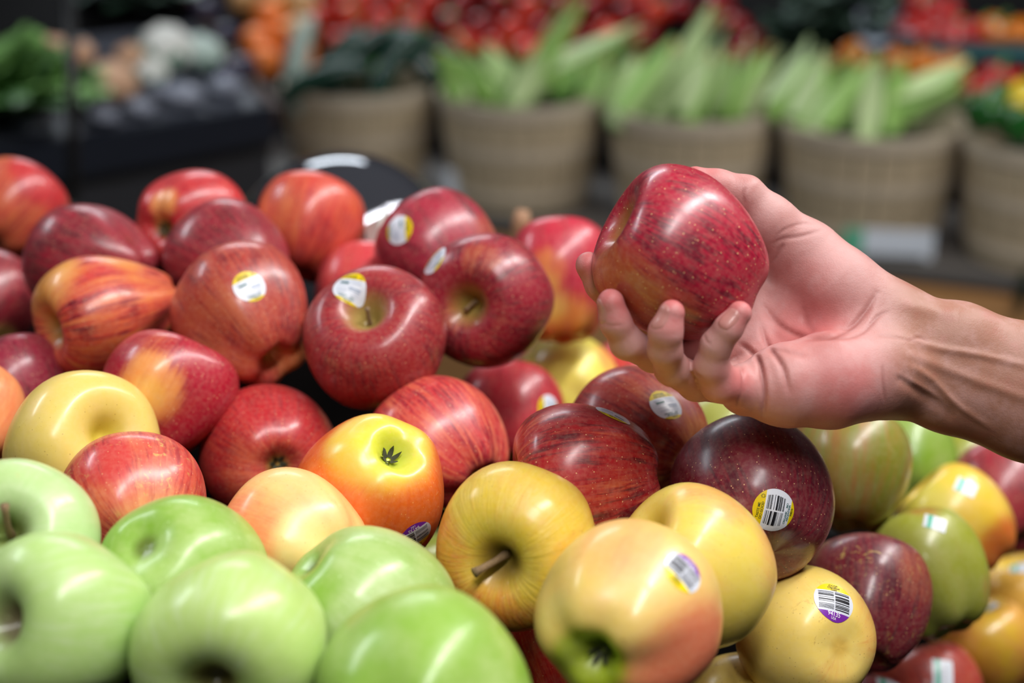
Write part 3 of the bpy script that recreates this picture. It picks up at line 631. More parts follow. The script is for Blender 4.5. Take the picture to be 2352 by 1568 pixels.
arm_ = [S((1965, 705, .708, 84), (2062, 748, .705, 80), (2200, 785, .702, 88), (2352, 839, .700, 94), (2900, 1050, .690, 110), (3400, 1250, .68, 120)),
        S((2010, 853, .692, 95), (2060, 872, .702, 82), (2180, 905, .702, 86), (2352, 955, .700, 98), (2900, 1160, .690, 112), (3400, 1350, .68, 120)),
        S((2010, 800, .703, 78), (2352, 897, .697, 92), (3400, 1300, .67, 120))]
heldc = camp(1568, 593, .67)
def hand_sdf(P):
    palm = None
    for c in palm_:
        e = chain(P, c, .006); palm = e if palm is None else smin(palm, e, .014)
    arm = None
    for c in arm_:
        e = chain(P, c, .006); arm = e if arm is None else smin(arm, e, .010)
    d = smin(palm, arm, .014)
    d = smin(d, chain(P, thumb_, .005), .006)
    fd = None
    for fg in (index_, middle_, ring_, little_):
        e = chain(P, fg, .0035); fd = e if fd is None else smin(fd, e, .0012)
    d = smin(d, fd, .0045)
    ap = np.linalg.norm(P - heldc, axis=-1) - .0400
    return -smin(-d, ap, .002)
lo = np.array([(1310 - 1176) / F * .66, -(1440 - 784) / F * .70, -.775]); hi = np.array([(3450 - 1176) / F * .70, -(365 - 784) / F * .72, -.600])
vox = .0017
N3 = np.ceil((hi - lo) / vox).astype(int)
ax_ = [lo[i] + vox * np.arange(N3[i]) for i in range(3)]
D3 = np.empty(tuple(N3), np.float32)
for i0 in range(0, N3[0], 24):
    G = np.stack(np.meshgrid(ax_[0][i0:i0 + 24], ax_[1], ax_[2], indexing='ij'), -1)
    D3[i0:i0 + 24] = hand_sdf(G)
def surface_nets(D):
    s = D < 0
    c = [(a, b, e) for a in (0, 1) for b in (0, 1) for e in (0, 1)]
    sh = tuple(n - 1 for n in D.shape)
    cnt = np.zeros(sh, int)
    for (a, b, e) in c: cnt += s[a:a + sh[0], b:b + sh[1], e:e + sh[2]]
    act = (cnt > 0) & (cnt < 8)
    idx = np.full(sh, -1, int); cells = np.argwhere(act); idx[act] = np.arange(len(cells))
    acc = np.zeros((len(cells), 3)); num = np.zeros(len(cells))
    for i in range(8):
        for j in range(i + 1, 8):
            p, q = np.array(c[i]), np.array(c[j])
            if np.abs(p - q).sum() != 1: continue
            d0 = D[tuple((cells + p).T)]; d1 = D[tuple((cells + q).T)]
            m = (d0 < 0) != (d1 < 0); t = np.where(m, d0 / (d0 - d1 + 1e-20), 0)
            acc += np.where(m[:, None], p + (q - p) * t[:, None], 0); num += m
    V = cells + acc / num[:, None]
    Q = []
    for ax in range(3):
        o1, o2 = [(1, 2), (2, 0), (0, 1)][ax]
        sl0 = [slice(1, -1)] * 3; sl0[ax] = slice(0, -1); sl1 = list(sl0); sl1[ax] = slice(1, None)
        a = s[tuple(sl0)]; b = s[tuple(sl1)]
        e = np.argwhere(a != b); off = np.array([1, 1, 1]); off[ax] = 0; base = e + off
        flip = a[tuple(e.T)]
        u1 = np.zeros(3, int); u1[o1] = 1; u2 = np.zeros(3, int); u2[o2] = 1
        ok = np.all(base < np.array(sh), axis=1)
        base, flip = base[ok], flip[ok]
        q = np.stack([idx[tuple(base.T)], idx[tuple((base - u1).T)], idx[tuple((base - u1 - u2).T)], idx[tuple((base - u2).T)]], 1)
        q[~flip] = q[~flip][:, ::-1]
        Q.append(q)
    Q = np.concatenate(Q); Q = Q[(Q >= 0).all(1)]
    return V, Q
HV, HF = surface_nets(D3)
HV = lo + HV * vox
def newton(P, it=4):
    e = 4e-4
    for _ in range(it):
        d = hand_sdf(P); g = np.stack([hand_sdf(P + np.eye(3)[i] * e) - hand_sdf(P - np.eye(3)[i] * e) for i in range(3)], 1) / (2 * e)
        g /= np.linalg.norm(g, axis=1)[:, None] + 1e-9; P = P - g * d[:, None]
    return P, g
tmp = bpy.data.meshes.new('tmp'); tmp.from_pydata(HV.tolist(), [], HF.tolist())
to = bpy.data.objects.new('tmp', tmp); COL.objects.link(to); md = to.modifiers.new('s', 'SUBSURF'); md.levels = 1; md.render_levels = 1
dg = bpy.context.evaluated_depsgraph_get(); me2 = bpy.data.meshes.new_from_object(to.evaluated_get(dg))
bpy.data.objects.remove(to)
HV = np.empty(len(me2.vertices) * 3); me2.vertices.foreach_get('co', HV); HV = HV.reshape(-1, 3)
HF2 = [tuple(p.vertices) for p in me2.polygons]
HV, HN = newton(HV, 2)
# creases and tendons: low relief on the side the lens sees
PXx = HV[:, 0] / -HV[:, 2] * F + 1176; PYy = 784 - HV[:, 1] / -HV[:, 2] * F
facing = sstep(HN[:, 2], .05, .45)
def polydist(pts):
    best = np.full(len(HV), 1e9); tpar = np.zeros(len(HV)); n = len(pts) - 1
    for i in range(n):
        a = np.array(pts[i], float); b = np.array(pts[i + 1], float); ba = b - a
        h = np.clip(((PXx - a[0]) * ba[0] + (PYy - a[1]) * ba[1]) / (ba @ ba), 0, 1)
        d = np.hypot(PXx - a[0] - h * ba[0], PYy - a[1] - h * ba[1])
        m = d < best; best = np.where(m, d, best); tpar = np.where(m, (i + h) / n, tpar)
    return best, tpar
def smoothpts(pts, n=24): return catmull(np.array(pts, float), n).tolist()
disp = np.zeros(len(HV)); redline = np.zeros(len(HV))
CR = [([(1752, 700), (1790, 745), (1834, 770), (1880, 774), (1918, 768), (1960, 745), (1990, 712), (2013, 672)], 6.5, .0016, 1.0),      # life line
      ([(1748, 745), (1762, 790), (1785, 822), (1800, 850), (1812, 900)], 6, .0013, .8),
      ([(1700, 790), (1722, 805), (1742, 828), (1752, 868), (1756, 910), (1752, 950)], 5, .0020, 1.0),
      ([(1690, 822), (1704, 850), (1706, 890), (1694, 930)], 3.5, .0007, .6),
      ([(1772, 560), (1800, 548), (1840, 542), (1888, 528)], 4, .0005, .8), ([(1778, 548), (1800, 528), (1835, 515), (1868, 512)], 3, .0003, .6),
      ([(1712, 430), (1706, 448), (1712, 470)], 4, .0004, .6), ([(1776, 600), (1790, 575), (1800, 560)], 4, .0006, .6),
      ([(1900, 778), (1950, 775), (1985, 760), (2015, 728), (2040, 715)], 4, .0006, .7), ([(2027, 840), (2028, 880), (2032, 920)], 3, .0004, .6),
      ([(2090, 782), (2110, 776), (2130, 786)], 4, .0004, .5), ([(2010, 770), (2060, 775), (2110, 790)], 4, .0003, .4),
      ([(1752, 800), (1800, 806), (1850, 818)], 6, .0005, .5), ([(1840, 700), (1850, 740), (1870, 765)], 8, .0005, .3),
      ([(1614, 762), (1622, 782), (1634, 792)], 3, .0003, .5), ([(1592, 850), (1602, 862), (1612, 868)], 3, .0004, .5),
      ([(1385, 742), (1405, 748), (1435, 745)], 3.5, .0002, .3), ([(1505, 765), (1530, 770), (1560, 765)], 3.5, .0001, .2)]
for pts, wd, dep, rd in CR:
    d, t = polydist(smoothpts(pts)); e = np.sin(np.pi * np.clip(t, .02, .98)) ** .5
    disp -= dep * np.exp(-(d / wd) ** 2) * e * facing; redline += rd * np.exp(-(d / (wd * 1.4)) ** 2) * e * facing
    disp += dep * .12 * np.exp(-((d - wd * 2.6) / (wd * 1.3)) ** 2) * e * facing
for pts, wd, dep in [([(2085, 780), (2160, 800), (2250, 815), (2400, 850)], 9, .0010), ([(2090, 840), (2140, 870), (2200, 930), (2280, 985)], 8, .0009), ([(2080, 810), (2150, 838), (2260, 880), (2400, 930)], 12, .0009), ([(2060, 855), (2110, 885), (2160, 915)], 7, .0008), ([(2060, 690), (2130, 712), (2200, 720)], 16, .0010)]:
    d, t = polydist(smoothpts(pts)); disp += dep * np.exp(-(d / wd) ** 2) * facing * np.sin(np.pi * np.clip(t, .02, .98)) ** .6
for pts, wd, dep in [([(2075, 870), (2130, 910), (2180, 950)], 14, .0010), ([(1830, 690), (1850, 720)], 30, .0014), ([(1770, 690), (1775, 760)], 24, .0012)]:
    d, t = polydist(smoothpts(pts)); disp -= dep * np.exp(-(d / wd) ** 2) * facing
HV = HV + HN * disp[:, None]
def near(px, py, d, rad):
    c = camp(px, py, d); return np.exp(-(np.linalg.norm(HV - c, axis=1) / rad) ** 2)
pink = np.clip(near(1352, 608, .68, .012) + near(1403, 690, .645, .012) * 1.1 + near(1543, 712, .632, .012) * 1.1 + near(1705, 712, .64, .010) * 1.1 + near(1590, 410, .70, .016)
               + .75 * near(1930, 900, .66, .022) + .6 * near(1860, 620, .67, .022) + .8 * near(1710, 880, .65, .014) + .7 * near(1800, 740, .69, .02) + .5 * near(1900, 760, .69, .015), 0, 1)
palmness = 1 - sstep(PXx, 1990, 2110)
skin = NT('skin')
ap_ = skin.n('ShaderNodeAttribute', attribute_name='pink').outputs['Fac']; al_ = skin.n('ShaderNodeAttribute', attribute_name='palm').outputs['Fac']; ar_ = skin.n('ShaderNodeAttribute', attribute_name='fold').outputs['Fac']
so = skin.obj()
nz = skin.noise(so, 70, 4, .6); nf = skin.noise(so, 900, 3, .6)
cc = skin.mix(al_, lin((162, 114, 94)), lin((196, 146, 140)))
cc = skin.mix(skin.math('MULTIPLY', ap_, .9), cc, lin((200, 100, 100)))
cc = skin.mix(skin.math('MULTIPLY', skin.rng(nz, .45, .7), .35), cc, lin((206, 164, 160)))
cc = skin.mix(skin.math('MULTIPLY', skin.rng(nz, .5, .25), .3), cc, lin((178, 98, 92)))
cc = skin.mix(skin.math('MULTIPLY', ar_, .45, clamp=True), cc, lin((128, 56, 48)))
skin.set(Base_Color=cc, Roughness=skin.rng(nz, .3, .7, .46, .56), Specular_IOR_Level=.4)
skin.bs.inputs['Subsurface Weight'].default_value = .12; skin.bs.inputs['Subsurface Radius'].default_value = (1.0, .35, .2); skin.bs.inputs['Subsurface Scale'].default_value = .004
wr = skin.n('ShaderNodeTexVoronoi', feature='DISTANCE_TO_EDGE'); skin.l(so, wr.inputs['Vector']); wr.inputs['Scale'].default_value = 700
skin.bump(skin.math('ADD', skin.math('MULTIPLY', skin.rng(wr.outputs['Distance'], 0, .2), .10), skin.math('ADD', skin.math('MULTIPLY', nf, .3), skin.noise(skin.scaled(so, 1, 1, 1), 180, 3))), .35, .0006)
hand_c = W(1900, 780, .70)
HW = (R3 @ HV.T).T + CAM0 - hand_c
person = mesh_obj('person', HW, [f for f in HF2], skin.m); person.location = Vector(hand_c)
tag(person, 'bare forearm and hand reaching in, palm up, fingers curled around a crimson apple', 'person')
for nm, arr in (('pink', pink), ('palm', palmness), ('fold', np.clip(redline, 0, 1))):
    at = person.data.attributes.new(nm, 'FLOAT', 'POINT'); at.data.foreach_set('value', arr)
if person.data.polygons[0].normal.dot(Vector(cdir(HN[HF2[0][0]]))) < 0: person.data.flip_normals()
hb = BVHTree.FromPolygons([Vector(v) for v in HW], HF2)
nailm = NT('fingernail'); nailm.set(Base_Color=nailm.mix(nailm.noise(nailm.obj(), 200, 2), lin((180, 118, 110)), lin((196, 134, 126))), Roughness=.42, Specular_IOR_Level=.5, Coat_Weight=.3)
def nail(px, py, d, direction, along, hw, hl):
    dr = Vector(cdir(direction)).normalized(); al = Vector(cdir(along)); al = (al - dr * al.dot(dr)).normalized(); sd = dr.cross(al)
    c = Vector(W(px, py, d) - hand_c); v = []; f = []; nu, nv = 14, 16
    for j in range(nv + 1):
        for i in range(nu + 1):
            u, t = -1 + 2 * i / nu, -1 + 2 * j / nv
            uu = u * math.sqrt(max(0, 1 - (t * t) / 2 * .9)); tt_ = t * math.sqrt(max(0, 1 - u * u / 2 * .9))
            p = c + sd * (uu * hw) + al * (tt_ * hl)
            h, n, _, _ = hb.ray_cast(p + dr * .03, -dr)
            if h is None: h, n, _, _ = hb.find_nearest(p + dr * .006)
            edge = max(abs(u), abs(t))
            v.append(h + dr * (.0005 * (1 - edge ** 6) - .0001))
    for j in range(nv):
        for i in range(nu):
            q = j * (nu + 1) + i; f.append((q, q + 1, q + nu + 2, q + nu + 1))
    mesh_obj('fingernail', v, f, nailm.m, person)
nail(1538, 728, .6325, (-.80, .05, .58), (.16, .98, .05), .0046, .0062)
nail(1407, 714, .646, (-.95, 0, .28), (.12, 1, 0), .0046, .0062)
nail(1682, 738, .6405, (-.42, .18, .88), (.62, .78, .1), .0040, .0056)
nail(1358, 618, .685, (-.75, .0, -.6), (.4, .9, 0), .0046, .0060)
nail(1606, 414, .702, (.1, .65, -.75), (-1, .2, 0), .0056, .0068)

# ---------------------------------------------------------------- table with the bushel baskets
ZT = CAMZ - 0.91
e1 = ray_z(2000, 598, ZT); e2 = ray_z(2352, 642, ZT)
tdir = np.array([0.93, -0.36, 0]); tdir /= np.linalg.norm(tdir); tnor = np.array([tdir[1], -tdir[0], 0]); tnor = -tnor if tnor[1] > 0 else tnor   # towards the aisle
tang = math.atan2(tdir[1], tdir[0])
edge_mid = (e1 + e2) / 2
top_m = simple('grey_table_top', (92, 88, 84), .6, var=.15)
board_m = simple('tan_board', (182, 134, 84), .65, var=.12, scale=8)
tb = empty('display_table', tuple(edge_mid * np.array([1, 1, 0])), (0, 0, tang)); tag(tb, 'low display table with tan boarded front, carrying the bushel baskets', 'table')
bm_obj('table_top', box_bm((3.6, .46, .03), (-.9, .23, ZT - .015), .004), top_m, tb)
for k in range(6): bm_obj('front_board', box_bm((3.6 / 6 - .004, .018, ZT - .05), (-2.7 + .3 + .6 * k, .012, (ZT - .03) / 2), .003), board_m, tb)
bm_obj('back_panel', box_bm((3.6, .018, ZT - .05), (-.9, .44, (ZT - .03) / 2), .003), board_m, tb)
gr = simple('dark_green_plastic', (28, 40, 24), .5)
hk = bm_obj('side_clip', box_bm((.02, .02, .08), (0, 0, 0), .004), gr); q = W(2345, 712, 2.62)
hk.location = Vector(edge_mid + tdir * np.dot(q - edge_mid, tdir) + tnor * .012 + np.array([0, 0, q[2] - edge_mid[2]])); hk.rotation_euler[2] = tang; tag(hk, 'dark green clip fixed to the tan table front', 'clip')

slat_m = NT('basket_splint'); so_ = slat_m.obj()
slat_m.set(Base_Color=slat_m.mix(slat_m.noise(slat_m.scaled(so_, 4, 4, 60), 6, 4), lin((164, 144, 114)), lin((204, 188, 158))), Roughness=.7)
slat_m.bump(slat_m.noise(slat_m.scaled(so_, 1, 1, .2), 200, 3), .3, .002)
hoop_m = simple('basket_hoop', (200, 186, 164), .65, var=.18, scale=30)
NSL = 24
def slat_mesh(R0, R1, h):
    me = bpy.data.meshes.new('slat'); hw0 = math.pi * R0 / NSL * .93; hw1 = math.pi * R1 / NSL * .93; V = []; Fc = []
    n = 6
    for i in range(n + 1):
        t = i / n; r = R1 + (R0 - R1) * t + .004 * math.sin(t * math.pi); hw = hw1 + (hw0 - hw1) * t; z = h * t
        V += [(r, -hw, z), (r, hw, z), (r - .0025, hw, z), (r - .0025, -hw, z)]
    for i in range(n):
        for k in range(4): a = i * 4; Fc.append((a + k, a + (k + 1) % 4, a + 4 + (k + 1) % 4, a + 4 + k))
    Fc += [(0, 3, 2, 1), (4 * n, 4 * n + 1, 4 * n + 2, 4 * n + 3)]
    me.from_pydata(V, [], Fc); me.materials.append(slat_m.m); return me
def band(R, z0, z1, th, taper=0.0, seg=48):
    V = []; Fc = []
    for k in range(seg):
        a = k / seg * 2 * math.pi; c, s = math.cos(a), math.sin(a)
        for (r, z) in ((R - taper, z0), (R, z1), (R - th, z1), (R - taper - th, z0)): V.append((r * c, r * s, z))
    for k in range(seg):
        k2 = (k + 1) % seg
        for j in range(4): Fc.append((k * 4 + j, k2 * 4 + j, k2 * 4 + (j + 1) % 4, k * 4 + (j + 1) % 4))
    return V, Fc
BASK = []
def basket(px, py, d, wpx, label):
    c = W(px, py, d); R0 = wpx / 2 / F * d; h = c[2] - ZT; R1 = R0 * .80
    t = empty('bushel_basket', (c[0], c[1], ZT + .002)); tag(t, label, 'basket', 'bushel baskets on the table')
    me = slat_mesh(R0, R1, h)
    for k in range(NSL):
        o = bpy.data.objects.new('slat', me); COL.objects.link(o); o.parent = t; o.rotation_euler = (0, 0, 2 * math.pi * k / NSL)
    for z, hh, th in ((h - .028, .03, .006), (h * .52, .02, .004), (.03, .02, .004)):
        rr = R1 + (R0 - R1) * ((z + hh) / h) + .006
        v, f = band(rr, z, z + hh, th, (R0 - R1) * hh / h); mesh_obj('hoop', v, f, hoop_m, t, False)
    n = 32; v = [((R1 - .003) * math.cos(k / n * 6.2832), (R1 - .003) * math.sin(k / n * 6.2832), .004) for k in range(n)] + [((R1 - .003) * math.cos(k / n * 6.2832), (R1 - .003) * math.sin(k / n * 6.2832), .001) for k in range(n)]
    mesh_obj('bottom', v, [tuple(range(n)), tuple(range(2 * n - 1, n - 1, -1))] + [(k, (k + 1) % n, n + (k + 1) % n, n + k) for k in range(n)], slat_m.m, t, False)
    BASK.append((c, R0, h, d)); return t
basket(822, 190, 3.25, 345, 'splint bushel basket of dark cucumbers, leftmost in the row')
basket(1197, 212, 3.156, 375, 'splint bushel basket of corn, next to the cucumber basket')
basket(1592, 243, 3.03, 385, 'splint bushel basket of corn directly behind the held apple')
basket(2003, 275, 2.91, 412, 'splint bushel basket of corn above the wrist, with a price card')
basket(2418, 315, 2.77, 396, 'splint bushel basket of green peppers cut by the right edge')

def husk_mat(name, a, b):
    m = NT(name); pol = m.obj(); m.set(Base_Color=m.mix(m.noise(m.scaled(pol, 60, 60, 4), 1, 4), lin(a), lin(b)), Roughness=.55); return m.m
HK = [husk_mat('pale_husk', (142, 176, 108), (206, 222, 166)), husk_mat('green_husk', (104, 158, 62), (164, 200, 110)), husk_mat('deep_husk', (58, 118, 42), (110, 158, 70))]
silk_m = simple('corn_silk', (168, 150, 92), .8)
def ear_parts(L, r, kind):
    V = []; Fc = []; n, s = 18, 16
    for i in range(n):
        t = i / (n - 1); rr = r * (math.sin(math.pi * min(1, (t * .92 + .10))) ** .55) * (1 - .35 * t)
        for k in range(s):
            a = k / s * 6.2832; q = rr * (1 + .07 * math.cos(4 * a + t * 2)); V.append((q * math.cos(a), q * math.sin(a), L * t))
    for i in range(n - 1):
        for k in range(s): Fc.append((i * s + k, i * s + (k + 1) % s, (i + 1) * s + (k + 1) % s, (i + 1) * s + k))
    Fc.append(tuple(range(s))[::-1]); Fc.append(tuple((n - 1) * s + k for k in range(s)))
    leaves = []
    for j, a0 in enumerate((.4, 2.6, 4.5)):
        v = []; f = []; n2 = 10
        for i in range(n2 + 1):
            t = i / n2; z = L * (.15 + .95 * t); rad = r * (1.0 - .5 * t) + r * .9 * t * t * (1 if j != 1 else .3); hw = r * .75 * math.sin(math.pi * min(1, .15 + t * .85)) + .0015
            cx_, sy_ = math.cos(a0), math.sin(a0)
            for q in (-1, 0, 1): v.append((cx_ * (rad + .003 - .004 * abs(q)) - sy_ * hw * q, sy_ * (rad + .003 - .004 * abs(q)) + cx_ * hw * q, z))
        for i in range(n2):
            for q in range(2): b = i * 3 + q; f.append((b, b + 1, b + 4, b + 3))
        leaves.append((v, f))
    sv, sf = tube([(0, 0, L * .97), (r * .2, 0, L * 1.06), (r * .5, r * .2, L * 1.12)], [r * .35, r * .28, r * .1], 8)
    return V, Fc, leaves, sv, sf
EARS = {}
rnd = random.Random(5)
for kind in range(3):
    V, Fc, lv, sv, sf = ear_parts(.21, .030, kind)
    ms = bpy.data.meshes.new('husk'); ms.from_pydata([tuple(v) for v in V], [], Fc); ms.materials.append(HK[kind]); ms.polygons.foreach_set('use_smooth', [True] * len(ms.polygons))
    lms = []
    for v, f in lv:
        m_ = bpy.data.meshes.new('husk_leaf'); m_.from_pydata(v, [], f); m_.materials.append(HK[(kind + 1) % 2 if kind < 2 else 1]); m_.polygons.foreach_set('use_smooth', [True] * len(f)); lms.append(m_)
    sm = bpy.data.meshes.new('silk'); sm.from_pydata([tuple(v) for v in sv], [], sf); sm.materials.append(silk_m)
    EARS[kind] = (ms, lms, sm)
def ear(x0, y0, x1, y1, d, kind, label, wpx=58, dd=0.0):
    a = W(x0, y0, d); b = W(x1, y1, d + dd); v = Vector(b - a); L = v.length
    t = bpy.data.objects.new('corn_ear', EARS[kind][0]); COL.objects.link(t)
    # the lower third stands inside the basket
    Lf = L * 1.35; s = Lf / .235; wr_ = (wpx * 1.22 / 2 / F * d) / .030
    M = (frame_z(v, rnd.random() * 6) @ Matrix.Diagonal((wr_, wr_, s))).to_4x4(); M.translation = Vector(b) - v.normalized() * (.235 * s); t.matrix_world = M
    for lm in EARS[kind][1]:
        c = bpy.data.objects.new('husk_leaf', lm); COL.objects.link(c); c.parent = t
    c = bpy.data.objects.new('silk', EARS[kind][2]); COL.objects.link(c); c.parent = t
    tag(t, label, 'corn', 'corn ears in the baskets')
d2, d3, d4 = 3.12, 3.0, 2.88
for a in [(1130, 215, 1005, 110, d2, 0, 'pale corn ear leaning left out of the basket beside the cucumbers', 62), (1165, 215, 1120, 100, d2 + .06, 1, 'corn ear standing upright at the left of its basket, behind the pale leaning one', 56),
          (1200, 215, 1330, -10, d2 - .02, 0, 'long pale corn ear rising steeply to the top of the picture', 46), (1215, 200, 1480, 70, d2 + .02, 1, 'green corn ear lying far to the right, crossing to the next basket', 58),
          (1185, 225, 1240, 125, d2 - .06, 1, 'short corn ear in the middle of the basket beside the cucumbers', 60), (1290, 210, 1345, 150, d2, 2, 'deep green corn ear low at the right of its basket, under the long crossing one', 50), (1060, 220, 1040, 165, d2 - .05, 0, 'stubby pale corn ear at the left rim of its basket', 50),
          (1420, 235, 1470, 110, d3 + .04, 0, 'pale corn ear at the left of the middle corn basket', 60), (1450, 245, 1560, 95, d3 - .03, 0, 'pale green corn ear leaning right, above the held apple', 60), (1530, 240, 1645, 20, d3 + .05, 1, 'tall green corn ear in the middle corn basket, reaching the top', 56),
          (1590, 250, 1640, 120, d3 - .05, 1, 'green corn ear in front of the tall one in the middle basket', 62), (1660, 235, 1680, 110, d3 + .02, 1, 'upright corn ear right of centre in the middle basket', 50), (1700, 235, 1765, 100, d3, 1, 'corn ear at the right rim of the middle basket', 56), (1360, 215, 1400, 130, d3 + .08, 0, 'corn ear half hidden at the far left of the middle basket', 50),
          (1800, 235, 1895, 120, d4 + .04, 1, 'corn ear at the left rim of the basket above the wrist', 66), (1850, 260, 1915, 130, d4, 1, 'second corn ear from the left in the basket above the wrist', 62), (1900, 270, 2020, 130, d4 - .04, 0, 'pale corn ear leaning right in the basket above the wrist', 66),
          (1990, 300, 2010, 145, d4 - .08, 1, 'bright corn ear hanging over the front rim of the basket above the wrist', 56), (2035, 285, 2050, 140, d4 - .03, 2, 'deep green corn ear in the middle of the basket above the wrist', 60), (2085, 245, 2235, 165, d4 - .03, 1, 'plump pale corn ear lying alone toward the right rim', 78)]:
    ear(*a)

# cucumbers, peppers
def squashform(L, r, bend, n=16, s=14):
    V = []; Fc = []
    for i in range(n):
        t = i / (n - 1); x = (t - .5) * L; rr = r * max(.02, math.sin(math.pi * (t * .96 + .02))) ** .35; zc = bend * (1 - (2 * t - 1) ** 2)
        for k in range(s):
            a = k / s * 6.2832; q = rr * (1 + .03 * math.cos(6 * a)); V.append((x, q * math.cos(a), q * math.sin(a) + zc))
    for i in range(n - 1):
        for k in range(s): Fc.append((i * s + k, (i + 1) * s + k, (i + 1) * s + (k + 1) % s, i * s + (k + 1) % s))
    Fc.append(tuple(range(s))); Fc.append(tuple((n - 1) * s + k for k in range(s))[::-1])
    return V, Fc
cuc_m = simple('cucumber_skin', (24, 58, 46), .22, var=.3, scale=40); leek_m = simple('pale_cucumber_skin', (170, 190, 180), .4)
v, f = squashform(.22, .026, .02); cme = bpy.data.meshes.new('cucumber'); cme.from_pydata(v, [], f); cme.materials.append(cuc_m); cme.polygons.foreach_set('use_smooth', [True] * len(f))
pme = cme.copy(); pme.materials.clear(); pme.materials.append(leek_m)
tv, tf = tube([(.108, 0, .0), (.118, 0, .004), (.126, 0, .010)], [.006, .004, .005], 8); sme = bpy.data.meshes.new('stalk'); sme.from_pydata([tuple(x) for x in tv], [], tf); sme.materials.append(HK[2])
for i, (px, py, ang, dd, me, lb) in enumerate([(700, 150, 82, -.06, pme, 'pale blue-green cucumber standing at the left of the cucumber basket'), (775, 160, 60, .0, cme, 'dark cucumber leaning right, second from the left in its basket'), (820, 150, 48, -.05, cme, 'dark shiny cucumber in the middle of its basket'),
          (865, 130, 25, .04, cme, 'dark cucumber lying across the top of its basket'), (905, 175, 62, -.08, cme, 'dark cucumber at the front rim of its basket'), (945, 150, -50, .0, cme, 'dark cucumber leaning left at the right rim of its basket'), (745, 195, 20, -.1, cme, 'dark cucumber low along the front rim'), (960, 110, -15, .08, cme, 'dark cucumber lying at the back right of its basket')]):
    o = bpy.data.objects.new('cucumber', me); COL.objects.link(o); a = math.radians(ang)
    xa = Vector(cdir((math.cos(a), math.sin(a), 0))); za = Vector(cdir((-math.sin(a), math.cos(a), .3))); ya = za.cross(xa).normalized(); za = xa.cross(ya)
    M = Matrix((xa, ya, za)).transposed().to_4x4(); M.translation = Vector(W(px, py, 3.22 + dd)); o.matrix_world = M; tag(o, lb, 'cucumber', 'cucumbers in the first basket')
    c = bpy.data.objects.new('stalk', sme); COL.objects.link(c); c.parent = o
def pepper_mesh(r, h, mat):
    V = []; Fc = []; n, s = 16, 24
    for i in range(n):
        t = i / (n - 1); rr = r * math.sin(math.pi * (.03 + .94 * t)) ** .6 * (1 - .25 * t) ; z = h * (.5 - t)
        for k in range(s):
            a = k / s * 6.2832; q = rr * (1 + .12 * math.cos(4 * a)); V.append((q * math.cos(a), q * math.sin(a), z - (.012 if i == 0 else 0)))
    for i in range(n - 1):
        for k in range(s): Fc.append((i * s + k, (i + 1) * s + k, (i + 1) * s + (k + 1) % s, i * s + (k + 1) % s))
    Fc.append(tuple(range(s))); Fc.append(tuple((n - 1) * s + k for k in range(s))[::-1])
    me = bpy.data.meshes.new('pepper'); me.from_pydata(V, [], Fc); me.materials.append(mat); me.polygons.foreach_set('use_smooth', [True] * len(Fc)); return me
tv, tf = tube([(0, 0, .03), (0, .002, .045), (.004, .004, .06)], [.010, .005, .006], 8); pst = bpy.data.meshes.new('stalk'); pst.from_pydata([tuple(x) for x in tv], [], tf); pst.materials.append(HK[2])
gp = pepper_mesh(.042, .085, simple('green_pepper_skin', (28, 84, 30), .22, var=.2)); yp = pepper_mesh(.040, .08, simple('yellow_pepper_skin', (214, 186, 10), .22)); rp = pepper_mesh(.042, .085, simple('red_pepper_skin', (168, 24, 18), .22, var=.2)); op = pepper_mesh(.042, .085, simple('orange_pepper_skin', (196, 110, 14), .22, var=.15))
def put_pepper(me, p, rx, rz, lb, grp):
    o = bpy.data.objects.new('pepper', me); COL.objects.link(o); o.location = Vector(p); o.rotation_euler = (rx, .3, rz); tag(o, lb, 'pepper', grp)
    c = bpy.data.objects.new('stalk', pst); COL.objects.link(c); c.parent = o
for i, (px, py, dd, me, lb) in enumerate([(2262, 262, -.02, gp, 'green pepper nearest the left rim of the edge basket'), (2300, 235, .06, gp, 'green pepper behind the left one in the edge basket'), (2335, 285, -.06, gp, 'green pepper at the front of the edge basket'), (2352, 232, .02, yp, 'yellow pepper cut by the right edge above the green ones'), (2400, 270, 0, gp, 'green pepper just outside the edge of the picture'), (2385, 210, .12, gp, 'green pepper at the back of the edge basket')]):
    put_pepper(me, W(px, py, 2.72 + dd), .5 + i, i * 1.3, lb, 'peppers in the edge basket')
# filling under the produce so that the baskets are full
fill_m = [simple('dark_greens', (30, 48, 24), .7, var=.3, bump=.5)]
for i, (c, R0, h, d) in enumerate(BASK):
    V = [(0, 0, .0)]; Fc = []
    for j in range(1, 6):
        for k in range(24): V.append((R0 * .93 * j / 5 * math.cos(k / 24 * 6.2832), R0 * .93 * j / 5 * math.sin(k / 24 * 6.2832), -.012 * j + .012 * math.sin(k * 2.3 + j)))
    for k in range(24):
        Fc.append((0, 1 + k, 1 + (k + 1) % 24))
        for j in range(4): a = 1 + j * 24; Fc.append((a + k, a + 24 + k, a + 24 + (k + 1) % 24, a + (k + 1) % 24))
    o = mesh_obj('leaf_bedding', V, Fc, fill_m[0]); o.location = Vector(c) - Vector((0, 0, .01)); tag(o, kind='stuff', label='dark green leaf bedding filling the ' + ('cucumber basket', 'corn basket beside the cucumbers', 'middle corn basket', 'corn basket above the wrist', 'pepper basket')[i], cat='bedding')

